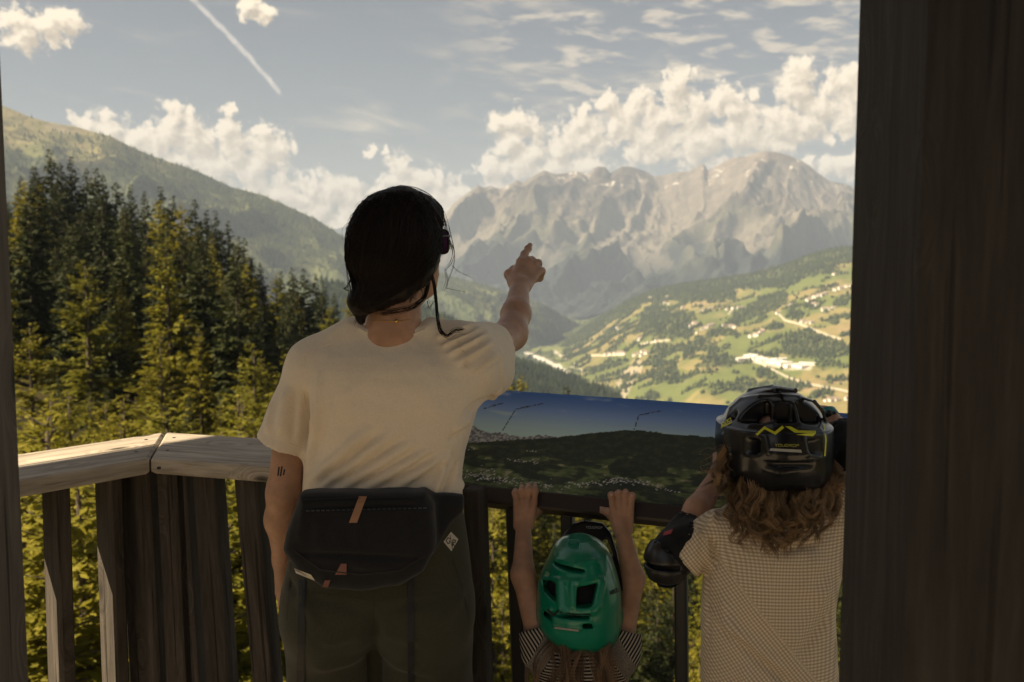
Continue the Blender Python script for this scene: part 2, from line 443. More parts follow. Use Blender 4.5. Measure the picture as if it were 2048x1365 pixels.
def pick(x, y, z, w, n):
    """n random spots on a sheet, chance by weight x cell area, jittered inside the cell"""
    ax = np.gradient(np.stack([x, y], -1), axis=0); ay = np.gradient(np.stack([x, y], -1), axis=1)
    area = np.abs(ax[..., 0] * ay[..., 1] - ax[..., 1] * ay[..., 0]); p = (w * area).ravel(); p = p / p.sum()
    i = RNG.choice(p.size, n, p=p); s, t = np.unravel_index(i, x.shape)
    s = np.clip(s, 0, x.shape[0] - 2); t = np.clip(t, 0, x.shape[1] - 2); a = RNG.random(n); b = RNG.random(n)
    def L(q): return (q[s, t] * (1 - a) * (1 - b) + q[s + 1, t] * a * (1 - b) + q[s, t + 1] * (1 - a) * b + q[s + 1, t + 1] * a * b)
    return np.stack([L(x), L(y), L(z)], 1)
FOLF = None
def build_land():
    mtn = land_mat('alpine rock and forest', .009, 1.1, bs=.9, bd=45.0); mead = land_mat('meadow land', .02, .5); wood = land_mat('far tree crowns', .12, .7)
    # --- the rocky massif, 9 to 14 km away
    crest = [(700, 475), (800, 470), (850, 462), (880, 446), (905, 409), (930, 390), (955, 371), (968, 376), (980, 372), (1000, 378), (1020, 369), (1034, 361), (1046, 366), (1070, 350), (1088, 341), (1100, 345), (1112, 349), (1130, 347), (1146, 343), (1165, 345), (1179, 349), (1188, 338), (1195, 333), (1212, 335), (1220, 347), (1232, 340), (1245, 333), (1262, 334), (1279, 339), (1295, 345), (1308, 353), (1330, 350), (1353, 344), (1378, 344), (1395, 334), (1407, 327), (1416, 342), (1440, 328), (1461, 317), (1494, 313), (1512, 306), (1528, 302), (1550, 304), (1569, 309), (1602, 321), (1618, 331), (1636, 346), (1660, 363), (1685, 367), (1714, 376), (1800, 400), (1900, 380), (2050, 420)]
    ds = [(700, 12500), (955, 12800), (1200, 13200), (1330, 13400), (1420, 13100), (1530, 12700), (1700, 12800), (2050, 13500)]
    crest = [(a, b, np.interp(a, *zip(*ds))) for a, b in crest]
    foot = [(700, 640, 8800), (1100, 640, 8800), (1300, 640, 8400), (1500, 640, 8000), (1720, 640, 8000), (2050, 640, 8200)]
    S, T, x, y, z = slope_grid(crest, foot, 600, 250, 1.25)
    t = np.clip(T, 0, 1); sk = x / 1000 + 0.75 * (14 - y / 1000)
    wrp = fbm2(x / 1500, y / 1500, 3) * .9
    amp = sstep(t, .0, .22) * (1 - sstep(t, .8, 1.0) * .7)
    rid = ridged2(sk * .60 + wrp * .55, y / 9000 + wrp * .3, 5, .5)
    rid2 = ridged2((x / 1000 + .35 * (14 - y / 1000)) * 2.4 + wrp, y / 5200 + 4.4, 4, .55)
    rid3 = ridged2(x / 620 + wrp, y / 620 + 2.2, 5, .6)
    z = z + amp * ((rid - .42) * 680 + (rid2 - .4) * 120 + (rid3 - .4) * 85) + sstep(t, 0, .03) * fbm2(x / 260, y / 260, 4) * 60 + fbm2(x / 110, y / 110, 4, .6) * 34 * sstep(t, 0, .05)
    z = np.maximum(z, -640 + 30 * t)
    nz, nv = normz(x, y, z)
    nse = fbm2(x / 500, y / 500, 5); fine = fbm2(x / 130, y / 130, 4) + .5 * fbm2(x / 45, y / 60, 3)
    rockf = sstep(z + nse * 520 - (1 - nz) * 160, 80, 620)
    gul = sstep(.34 - rid + .12 * fine, 0, .14) * sstep(z, -420, 100)
    scree = sstep(fbm2(sk * 1.8 + wrp, y / 3000, 4) + .25 * fine, .22, .42) * sstep(z + nse * 300, -330, 150)
    forest = lerp3((.016, .022, .021), (.042, .048, .038), sstep(nse + fine * .6, -.2, .5))
    rock = lerp3((.048, .041, .034), (.125, .103, .080), sstep(fine + nse * .5, -.3, .45))
    rock = lerp3(rock, (.15, .105, .07), sstep(z + nse * 200, 900, 1300) * .8)
    col = lerp3(forest, (.095, .092, .058), sstep(z + nse * 350, -80, 300)); col = lerp3(col, rock, rockf)
    col = lerp3(col, (.20, .172, .138), np.clip(np.maximum(gul * .6, scree * .6), 0, 1))
    snow = sstep(fine + nse, .42, .5) * sstep(z, 750, 850) * sstep(nz, .62, .75); col = lerp3(col, (.6, .58, .54), snow * .8)
    sheet('rocky_mountain', x, y, z, col, mtn)
    # --- dim range far behind
    crest = [(500, 500, 17500), (600, 474, 17500), (660, 462, 17000), (695, 452, 17000), (740, 468, 17000), (800, 480, 17500), (1000, 490, 17500)]
    foot = [(500, 540, 15000), (700, 540, 15000), (1000, 540, 15000)]
    S, T, x, y, z = slope_grid(crest, foot, 120, 40); z = z + fbm2(x / 900, y / 900, 5) * 120 * sstep(np.clip(T, 0, 1), 0, .2)
    sheet('far_range', x, y, z, lerp3((.05, .06, .05), (.2, .19, .17), sstep(fbm2(x / 800, y / 800, 4), -.2, .4)), mtn)
    # --- left mountain side: pasture top, forest below, runs down to the valley
    crest = [(-420, 120, 5400), (-200, 160, 5600), (-60, 190, 5700), (9, 213, 5800), (57, 233, 5800), (90, 243, 5800), (127, 250, 5850), (149, 253, 5900), (185, 264, 5900), (220, 272, 5900), (246, 286, 5900), (281, 303, 6000), (334, 323, 6000), (395, 343, 6100), (461, 374, 6200), (527, 391, 6300), (584, 417, 6400), (636, 441, 6500), (682, 472, 6600), (800, 520, 6800), (897, 552, 7000), (963, 570, 7000), (1017, 587, 7100), (1087, 608, 7200), (1129, 633, 7400), (1170, 655, 7500)]
    foot = [(-420, 900, 2700), (300, 900, 2900), (800, 820, 3700), (960, 765, 4600), (1060, 712, 5600), (1110, 680, 6600), (1172, 662, 7300)]
    S, T, x, y, z = slope_grid(crest, foot, 340, 175, 1.0)
    t = np.clip(T, 0, 1); w = fbm2(x / 900, y / 900, 3)
    z = z + sstep(t, .01, .25) * ((ridged2(x / 900 + w, y / 2200 - x / 2600, 5) - .42) * 210 * (1 - sstep(t, .85, 1)) ) + sstep(t, 0, .02) * fbm2(x / 240, y / 240, 4) * 26
    nz, nv = normz(x, y, z); nse = fbm2(x / 420, y / 420, 5)
    past = sstep(z + nse * 260, 430, 700)
    col = lerp3(lerp3((.06, .075, .035), (.11, .12, .05), sstep(nse, -.3, .4)), lerp3((.15, .14, .06), (.22, .19, .09), sstep(fbm2(x / 160, y / 160, 4), -.3, .3)), past)
    col = lerp3(col, (.21, .18, .13), sstep(fbm2(x / 200 + 9, y / 600, 4), .28, .4) * past * .7)
    glade = sstep(fbm2(x / 330 + 4, y / 330, 4), .36, .42) * (1 - past); col = lerp3(col, (.17, .18, .07), glade * .8)
    sheet('forested_mountain', x, y, z, col, mtn)
    wgt = (1 - past) * (1 - glade) * (T > 0.004) * (T < .9) + .04 * past * (T > 0)
    p = pick(x, y, z, wgt, 26000); h = RNG.uniform(13, 27, len(p))
    cones('mountain_forest', p, h, h * RNG.uniform(.17, .24, len(p)), wood, 'hazy conifer forest covering the mountainside on the left', 'forest', col=lerp3((.034, .048, .022), (.095, .11, .042), RNG.random(len(p))), simple=True)
    # --- darker spur above the gorge
    crest = [(640, 560, 2700), (760, 590, 2600), (850, 618, 2500), (930, 655, 2400), (1017, 720, 2300), (1060, 748, 2280), (1100, 768, 2260), (1146, 795, 2200), (1260, 850, 2100)]
    foot = [(640, 960, 1300), (900, 960, 1350), (1260, 1000, 1400)]
    S, T, x, y, z = slope_grid(crest, foot, 160, 60, 1.0, (.5, 14)); z = z + fbm2(x / 160, y / 160, 4) * 14 * sstep(np.abs(T), 0, .1)
    sheet('wooded_spur', x, y, z, lerp3((.02, .03, .014), (.045, .055, .022), sstep(fbm2(x / 100, y / 100, 4), -.3, .3)), mtn)
    p = pick(x, y, z, (np.abs(T) > -1) * 1.0, 9000); h = RNG.uniform(10, 20, len(p))
    cones('spur_forest', p, h, h * RNG.uniform(.17, .24, len(p)), wood, 'dark blue-green conifer forest on the spur above the gorge', 'forest', col=lerp3((.012, .022, .010), (.035, .05, .02), RNG.random(len(p))), simple=True)
    # --- valley floor with river
    az = np.linspace(radians(-8), radians(14), 200); dd = np.geomspace(2600, 11500, 220)
    A, Dd = np.meshgrid(az, dd, indexing='ij'); x = np.tan(A) * Dd; y = Dd
    z = -603 + CAMZ + fbm2(x / 300, y / 300, 4) * 22
    px, py = proj(np.stack([x, y, z], -1)); nse = fbm2(x / 220, y / 220, 5)
    col = lerp3((.05, .065, .025), (.16, .18, .06), sstep(nse + .2 * fbm2(x / 60, y / 60, 3), -.15, .25))
    riv = [(1050, 705), (1086, 720), (1105, 729), (1118, 733), (1134, 746), (1152, 760), (1180, 785), (1215, 810)]
    rd = [(1112, 705), (1128, 715), (1150, 722), (1165, 742), (1190, 748), (1207, 759), (1228, 773), (1250, 800)]
    wob = perlin2(px / 9, py / 9) * 2.2
    col = lerp3(col, (.62, .60, .54), 1 - sstep(segdist(px, py, riv) + wob, 2.0, 4.5))
    col = lerp3(col, (.55, .50, .40), 1 - sstep(segdist(px, py, rd) + wob, 1.2, 3.2))
    col = lerp3(col, (.38, .34, .27), sstep(fbm2(x / 90, y / 120, 3), .25, .4) * (py > 690) * .7)
    sheet('valley_floor', x, y, z, col, mead)
    dm = np.minimum(segdist(px, py, riv), segdist(px, py, rd))
    p = pick(x, y, z, (nse < -.05) * (dm > 5) * (y < 9500) + .03 * (dm > 5), 5000); h = RNG.uniform(8, 20, len(p))
    cones('valley_trees', p, h, h * RNG.uniform(.25, .4, len(p)), wood, 'dark woodland on the valley floor along the pale river', 'woodland', col=lerp3((.025, .04, .015), (.07, .09, .03), RNG.random(len(p))))
    # --- right hillside with meadows, woods and hamlets
    crest = [(1120, 697, 6200), (1150, 672, 6600), (1179, 649, 6900), (1220, 625, 6900), (1254, 604, 6800), (1303, 583, 6700), (1357, 571, 6600), (1420, 562, 6450), (1503, 550, 6300), (1577, 529, 6100), (1619, 512, 6000), (1669, 498, 5900), (1710, 496, 5800), (1800, 470, 5700), (2000, 430, 5500), (2300, 380, 5300)]
    foot = [(1120, 770, 4400), (1170, 800, 4000), (1245, 815, 3750), (1400, 840, 3100), (1720, 870, 2700), (2000, 880, 2600), (2300, 880, 2600)]
    S, T, x, y, z = slope_grid(crest, foot, 460, 245, 1.0)
    t = np.clip(T, 0, 1)
    z = z + sstep(t, .01, .12) * (1 - sstep(t, .9, 1) * .5) * (fbm2(x / 520, y / 700, 4) * 62 + fbm2(x / 120, y / 120, 3) * 9)
    px, py = proj(np.stack([x, y, z], -1)); zx = lambda q: [(1180 + a / 3.793, 470 + b / 3.793) for a, b in q]
    wx = px + perlin2(px / 14, py / 10) * 6; wy = py + perlin2(px / 12 + 7, py / 9) * 4.5
    low = np.interp(wx, [1120, 1180, 1254, 1299, 1364, 1444, 1470, 1549, 1570, 1615, 1655, 1676, 1707, 1760], [704, 672, 628, 600, 602, 606, 580, 576, 583, 554, 548, 530, 524, 520])
    fm = wy < low
    for poly in ([(1000, 690), (1100, 600), (1300, 470), (1480, 420), (1490, 530), (1300, 620), (1100, 690)], [(1420, 900), (1500, 770), (1650, 715), (1780, 735), (1900, 800), (1990, 900), (1850, 935), (1600, 930)],
                 [(350, 720), (400, 600), (500, 570), (700, 600), (780, 660), (740, 740), (600, 770), (450, 770)], [(1730, 640), (1990, 590), (2000, 630), (1890, 640), (1870, 690)], [(1470, 630), (1520, 580), (1650, 575), (1600, 645)],
                 [(1840, 540), (1850, 495), (1940, 455), (2000, 440), (1930, 540)], [(690, 950), (690, 850), (850, 760), (1000, 700), (1020, 720), (880, 800), (800, 900)], [(790, 990), (900, 950), (1040, 960), (1060, 1010), (850, 1005)],
                 [(1230, 1010), (1400, 1050), (1420, 1105), (1280, 1085)], [(1000, 1190), (1000, 1140), (1500, 1100), (1690, 1150), (1560, 1180)], [(1130, 880), (1280, 885), (1430, 880), (1425, 935), (1300, 915)], [(600, 1040), (660, 1010), (680, 1080), (630, 1120)],
                 [(1100, 500), (1120, 400), (1000, 470)], [(920, 930), (890, 890), (960, 910), (1140, 960), (1100, 990)], [(1700, 960), (1880, 960), (1960, 1000), (1800, 1010)], [(1730, 1230), (1760, 1180), (1900, 1165), (1850, 1210)], [(500, 1010), (440, 950), (560, 960), (600, 1000)],
                 [(960, 760), (1040, 725), (1150, 750), (1130, 780)], [(1340, 720), (1390, 650), (1480, 680), (1440, 720)], [(1380, 560), (1440, 500), (1500, 500), (1480, 540)]):
        fm |= inpoly(wx, wy, zx(poly))
    pn = fbm2(x / 130, y / 130, 4); left = 1 - sstep(px, 1330, 1440)
    fm |= (pn + left * .19 - sstep(py, 720, 770) * .05 > .19)
    cx = x / 150 + 3 * perlin2(x / 600, y / 600); cy = (y - .5 * x) / 260
    ci = _perm[(_perm[np.floor(cx).astype(int) & 1023] + np.floor(cy).astype(int)) & 1023] / 1024.0
    big = fbm2(x / 380 + 5, y / 380, 3)
    tone = np.clip(.5 + big * 1.1 + (ci - .5) * .55 + .25 * fbm2(x / 60, y / 60, 3), 0, 1)
    col = lerp3((.105, .125, .034), (.205, .17, .066), sstep(tone, .28, .78))
    col = lerp3(col, (.25, .185, .10), sstep(big + .3 * pn, .32, .5) * .8)
    cliff = inpoly(wx, wy, [(1225, 790), (1245, 745), (1275, 715), (1290, 725), (1265, 770), (1250, 800)]); col = lerp3(col, (.34, .29, .21), cliff * .75)
    roads = [zx([(1430, 600), (1480, 650), (1600, 680), (1700, 720), (1800, 760), (1900, 790)]), zx([(1310, 985), (1400, 1030), (1500, 1080), (1650, 1130), (1850, 1165), (1985, 1195), (2100, 1220)]), zx([(0, 915), (150, 915), (260, 908)]), zx([(380, 830), (430, 825), (500, 810), (600, 800)])]
    for r in roads: col = lerp3(col, (.50, .45, .36), (1 - sstep(segdist(px, py, r), .9, 2.4)) * .9)
    yard = zx([(1130, 955), (1200, 935), (1300, 960), (1400, 980), (1500, 1000), (1660, 1000)]); col = lerp3(col, (.46, .41, .33), (1 - sstep(segdist(px, py, yard), 4, 9)) * .85)
    rm = np.min([segdist(px, py, r) for r in roads + [yard]], 0); fm &= rm > 4
    col = lerp3(col, (.05, .065, .025), fm * .8)
    sheet('meadow_hillside', x, y, z, col, mead)
    tops = (wy < low)
    p = pick(x, y, z, fm * 1.0 * (px < 1800) * (px > 1100) * (T > -.05), 15000); h = RNG.uniform(11, 24, len(p))
    cones('hillside_woods', p, h, h * RNG.uniform(.2, .3, len(p)), wood, 'dark conifer woods along the top and in patches of the meadow hillside', 'woods', 4, col=lerp3((.022, .034, .014), (.06, .075, .025), RNG.random(len(p))))
    p = pick(x, y, z, (fm * .5 + .10 * (pn > .05)) * (py > 590) * (px < 1800) * (rm > 4), 3600); h = RNG.uniform(7, 15, len(p))
    cones('hillside_hedges', p, h, h * RNG.uniform(.45, .7, len(p)), wood, 'rounded broadleaf trees and hedges scattered over the meadows', 'hedges', blob=True, col=lerp3((.04, .055, .018), (.10, .12, .035), RNG.random(len(p))))
    # --- houses: small, each a thing
    vis = (T >= 0) & (px > 1100) & (px < 1760); gi = np.argwhere(vis); gpx = px[vis]; gpy = py[vis]
    hm = {'wall': plain('house plaster', (.78, .74, .66), .8), 'roof': plain('house roof', (.30, .22, .17), .8), 'roofg': plain('grey sheet roof', (.62, .60, .56), .6)}
    def proto(nm, L, Wd, H, R):
        w = MB().box((0, 0, H / 2 - 2), (L / 2, Wd / 2, H / 2 + 2)); me1 = w.mesh('wall')
        ov = 1.2; v = [(-L / 2 - ov, -Wd / 2 - ov, H), (L / 2 + ov, -Wd / 2 - ov, H), (L / 2 + ov, Wd / 2 + ov, H), (-L / 2 - ov, Wd / 2 + ov, H), (-L / 2 - ov, 0, H + R), (L / 2 + ov, 0, H + R)]
        r = MB().add(v, [(0, 1, 5, 4), (2, 3, 4, 5), (0, 4, 3), (1, 2, 5), (0, 3, 2, 1)]); return me1, r.mesh('roof')
    kinds = [proto('a', 15, 11, 9, 4), proto('b', 20, 13, 8, 5), proto('c', 12, 10, 7, 4), proto('d', 52, 24, 9, 2.5), proto('e', 34, 20, 8, 3)]
    for me1, me2 in kinds: me1.materials.append(hm['wall'])
    for i, (me1, me2) in enumerate(kinds): me2.materials.append(hm['roofg'] if i > 2 else hm['roof'])
    clusters = [
     ([(1850, 305)], 'lone white house high on the meadow near the forest edge', 0),
     ([(1860, 425), (1900, 410), (1940, 400), (2000, 370), (1985, 400)], 'white house in the row climbing the upper meadow by the post', 0),
     ([(1650, 500), (1665, 510), (1700, 480), (1740, 465), (1765, 462), (1790, 450)], 'white house in the slanting row on the upper green slope', 0),
     ([(1700, 535), (1720, 540), (1520, 535), (1505, 545)], 'white house below the slanting row on the upper slope', 0),
     ([(1425, 597)], 'white house at the upper end of the pale hillside road', 1),
     ([(1780, 570), (1810, 570), (1850, 560)], 'pinkish white house on the tan field below the upper rows', 0),
     ([(1600, 665), (1620, 660), (1645, 670), (1680, 670)], 'white farm building strung along the pale hillside road', 1),
     ([(1225, 775), (1260, 768), (1290, 750), (1315, 730), (1300, 745)], 'white farmhouse in the middle of the bright green meadow', 1),
     ([(1020, 695), (1070, 705), (1095, 708)], 'white farmhouse under the diagonal strip of forest', 1),
     ([(790, 680), (775, 700), (810, 745), (805, 690), (850, 722), (880, 705), (905, 695), (930, 690)], 'whitish house in the hamlet left of the bright green meadow', 0),
     ([(850, 582), (880, 575), (915, 567), (1035, 570), (1055, 603), (1075, 590), (1120, 560), (1150, 555), (1090, 565)], 'white house in the loose upper hamlet below the forest band', 2),
     ([(460, 485), (570, 522), (600, 528), (590, 480)], 'pale house at the edge of the highest forest clearing', 2),
     ([(380, 790), (370, 797), (500, 810), (440, 822)], 'whitish house beside the track on the lower left slope', 2),
     ([(205, 712), (215, 722), (700, 555)], 'single pale house between trees on the left part of the hillside', 2),
     ([(120, 912), (150, 910), (185, 908), (205, 905), (225, 900), (245, 905), (260, 912)], 'white house in the row along the terrace above the river', 0),
     ([(340, 920), (360, 905), (380, 912), (400, 890), (395, 920), (425, 905)], 'greyish house in the village on the terrace above the gorge', 2),
     ([(1150, 955), (1180, 948), (1215, 935), (1245, 930), (1270, 945), (1300, 955), (1335, 965)], 'pale building at the left end of the works yard on the meadow', 4),
     ([(1400, 965), (1430, 978), (1480, 985), (1525, 1000), (1580, 1000), (1625, 1003), (1650, 988), (1440, 960)], 'long white hall of the works yard on the lower meadow', 3),
     ([(1790, 1262), (1830, 1264), (1870, 1262), (1960, 1255)], 'white house at the very foot of the meadows behind the helmet', 0),
     ([(1330, 237)], 'tan hut in the clearing on the forested crest', 2)]
    for spots, lab, kd in clusters:
        for (a, b) in spots:
            qx, qy = 1180 + a / 3.793, 470 + b / 3.793
            i, j = gi[np.argmin((gpx - qx) ** 2 + (gpy - qy) ** 2)]
            k = kd if kd > 2 else (kd + random.choice([0, 0, 1, 2])) % 3
            e = empty('house', (x[i, j], y[i, j], z[i, j]), random.uniform(-.7, .7)); s = random.uniform(.95, 1.25); e.scale = (s, s, s)
            tag(e, lab, 'house', lab.replace('white ', '') + 's' if len(spots) > 1 else None)
            for nm, me in zip(('wall', 'roof'), kinds[k]): link(bpy.data.objects.new(nm, me), e)
    # --- ground right out to the horizon
    a = np.linspace(0, 2 * pi, 73)[:-1]; rr = [0, 3000, 9000, 18000]
    v = [(0, 0, -660)] + [(r * cos(t_), r * sin(t_), -660 + (0 if r < 20000 else 0)) for r in rr[1:] for t_ in a]
    tri = [[0, 1 + i, 1 + (i + 1) % 72] for i in range(72)]; qd = [[1 + k * 72 + i, 1 + k * 72 + (i + 1) % 72, 1 + (k + 1) * 72 + (i + 1) % 72, 1 + (k + 1) * 72 + i] for k in range(2) for i in range(72)]
    n = len(v)
    tag(ob('terrain', rawmesh('terrain', np.array(v), [np.array(tri), np.array(qd)][::1], attrs={'Col': np.tile((.07, .085, .035), (n, 1))}), mead), kind='structure')
build_land()
# ------------------------------------------------------------ near hillside under the tower
def ground_z(x, y):
    x = np.asarray(x, float); y = np.asarray(y, float)
    z = -22 - .10 * y - .40 * np.minimum(x, 0) - .26 * np.maximum(x, 0)
    z = z - .55 * np.maximum(y - 235, 0) - .0006 * np.maximum(y - 235, 0) ** 2
    z = np.where(x < -150, z + .15 * (x + 150), z)
    return z + fbm2(x / 22, y / 22, 4) * 2.2
def build_hill():
    xs = np.linspace(-330, 330, 180); ys = np.linspace(-120, 620, 190); x, y = np.meshgrid(xs, ys, indexing='ij'); z = np.maximum(ground_z(x, y), -640)
    n = fbm2(x / 9, y / 9, 4); col = lerp3((.035, .03, .014), (.07, .058, .026), sstep(n, -.3, .3)); col = lerp3(col, (.04, .05, .014), sstep(fbm2(x / 14 + 3, y / 14, 4), .05, .25))
    sheet('hillside', x, y, z, col, land_mat('forest floor', 1.5, .9))
build_hill()
# ------------------------------------------------------------ conifers
def leaf_mat(name, a, b, trans):
    m, T, bs = mat(name); setp(bs, rough=.7, spec=.2)
    n = attr(T, 'Col', 'Fac'); oi = T.new('ShaderNodeObjectInfo').outputs['Random']
    f = T.m('MULTIPLY_ADD', oi, .45, T.m('MULTIPLY', n, .55), clamp=True)
    c = T.mix(f, a, b); T.put(bs.inputs['Base Color'], c)
    tr = T.new('ShaderNodeBsdfTranslucent'); T.put(tr.inputs[0], c)
    mx = T.new('ShaderNodeMixShader'); mx.inputs[0].default_value = trans
    T.l.new(bs.outputs[0], mx.inputs[1]); T.l.new(tr.outputs[0], mx.inputs[2]); T.l.new(mx.outputs[0], T.n['Material Output'].inputs[0]); return m
M_SPR = leaf_mat('spruce needles', (.016, .024, .007), (.048, .056, .012), .2)
M_LAR = leaf_mat('larch needles', (.095, .105, .010), (.25, .215, .020), .42)
m_, T_, b_ = mat('conifer bark'); setp(b_, rough=.95)
T_.put(b_.inputs['Base Color'], T_.ramp(T_.noise(T_.vm('MULTIPLY', objc(T_), (6, 6, 1.2)), 2.0, 5, .7), [(.3, (.03, .022, .016)), (.7, (.10, .075, .055))])); bump(T_, b_, T_.noise(T_.vm('MULTIPLY', objc(T_), (9, 9, 1)), 2.0, 4), .8, .05)
M_BARK = m_
def conifer_mesh(seed, larch, dens=2.0, H=20.0, spray=.86):
    g = np.random.default_rng(seed); R = H * (.195 if not larch else .19); z0 = H * (.10 if not larch else .16)
    nw = int(H * (2.3 if not larch else 1.9)); segs = []; Q = []; cols = []
    for w in range(nw):
        f = (w + g.uniform(-.3, .3)) / nw; z = z0 + (H - z0) * np.clip(f, 0, 1) ** 0.95
        q = 1 - (z - z0) / (H - z0)
        Lm = R * (q ** (.95 if not larch else .82)) * (1 if q < .82 else 1 - (q - .82) * 2.2) + .12
        for b in range(int(g.integers(4, 7))):
            if larch and g.random() < .16: continue
            az = g.uniform(0, 2 * pi); L = Lm * g.uniform(.62, 1.15)
            up = g.uniform(.10, .35) + .5 * (1 - q) if not larch else g.uniform(-.05, .35) + .6 * (1 - q)
            droop = (.55 if not larch else .38) * q
            d = np.array([cos(az), sin(az)]); n = max(3, int(L * 6.0 * dens * (1 if not larch else .95)))
            t = g.uniform(.03, 1.0, n) ** .8
            base = np.stack([d[0] * L * t, d[1] * L * t, z + L * (up * t - droop * t * t)], 1)
            segs.append((az, L, z, up, droop))
            sl = spray * g.uniform(.55, 1.2, n) * (.28 + .72 * min(1, q * 1.6) ** .7); sw = sl * g.uniform(.32, .55, n)
            a2 = az + g.normal(0, .75, n); el = g.normal(-.22 if not larch else -.05, .38, n)
            dr = np.stack([np.cos(a2) * np.cos(el), np.sin(a2) * np.cos(el), np.sin(el)], 1)
            sd = np.cross(dr, g.normal(0, 1, (n, 3)) * [.5, .5, 0] + [0, 0, 1]); sd /= np.linalg.norm(sd, axis=1)[:, None] + 1e-6
            base = base + g.normal(0, .07, (n, 3))
            Q.append(np.stack([base - dr * sl[:, None] * .25, base + sd * sw[:, None] * .5 + dr * sl[:, None] * .25, base + dr * sl[:, None] * .9, base - sd * sw[:, None] * .5 + dr * sl[:, None] * .3], 1))
            cols.append(np.clip(g.normal(.5, .25, n) + .15 * (t - .6), 0, 1))
    Q = np.concatenate(Q); cl = np.repeat(np.concatenate(cols), 4)
    crown = rawmesh('crown', Q.reshape(-1, 3), np.arange(len(Q) * 4).reshape(-1, 4), smooth=False, attrs={'Col': np.stack([cl] * 3, 1)})
    tb = MB(); zs = np.linspace(-1.5, H * .97, 9)
    tb.tube(np.stack([np.sin(zs * .3 + seed) * .06, np.cos(zs * .23 + seed) * .06, zs], 1), np.interp(zs, [-1.5, 1, H], [H * .016, H * .0125, .02]), 7)
    for (az, L, z, up, dp) in segs[::2]:
        tt = np.linspace(0, .85, 4); tb.tube(np.stack([cos(az) * L * tt, sin(az) * L * tt, z + L * (up * tt - dp * tt * tt)], 1), np.linspace(.03, .008, 4) * (H / 20), 3, caps=False)
    trunk = tb.mesh('trunk', True); trunk.materials.append(M_BARK); crown.materials.append(M_LAR if larch else M_SPR)
    return trunk, crown
PRO = {'spruce': [conifer_mesh(10 + i, False) for i in range(4)], 'larch': [conifer_mesh(30 + i, True) for i in range(4)], 'near_larch': [conifer_mesh(50 + i, True, 4.6, 20, .46) for i in range(2)], 'near_spruce': [conifer_mesh(60 + i, False, 4.0, 20, .48) for i in range(2)]}
NTREE = 0
def tree(kind, x, y, top, label, group=None, slim=1.0):
    global NTREE
    z = float(ground_z(x, y)); h = top - z
    near = math.hypot(x, y) < 95
    pr = PRO[('near_' if near else '') + kind]; tr, cr = pr[NTREE % len(pr)]; NTREE += 1
    e = empty(kind + '_tree', (x, y, z), random.uniform(0, 6.28)); s = h / 20.0; sw = s * slim * random.uniform(.9, 1.15); e.scale = (sw, sw, s)
    tag(e, label, kind + ' tree', group)
    link(bpy.data.objects.new('trunk', tr), e); link(bpy.data.objects.new('crown', cr), e)
def tree_px(kind, px, py, d, label, group=None, slim=1.0):
    p = P(px, py, d); tree(kind, p[0], p[1], p[2], label, group, slim)
SKY_ENV = [(-80, 420), (40, 352), (100, 297), (160, 315), (232, 362), (330, 372), (362, 390), (412, 420), (455, 440), (488, 472), (520, 524), (607, 536), (640, 548), (690, 595), (720, 640), (1010, 700), (1040, 800), (2000, 820)]
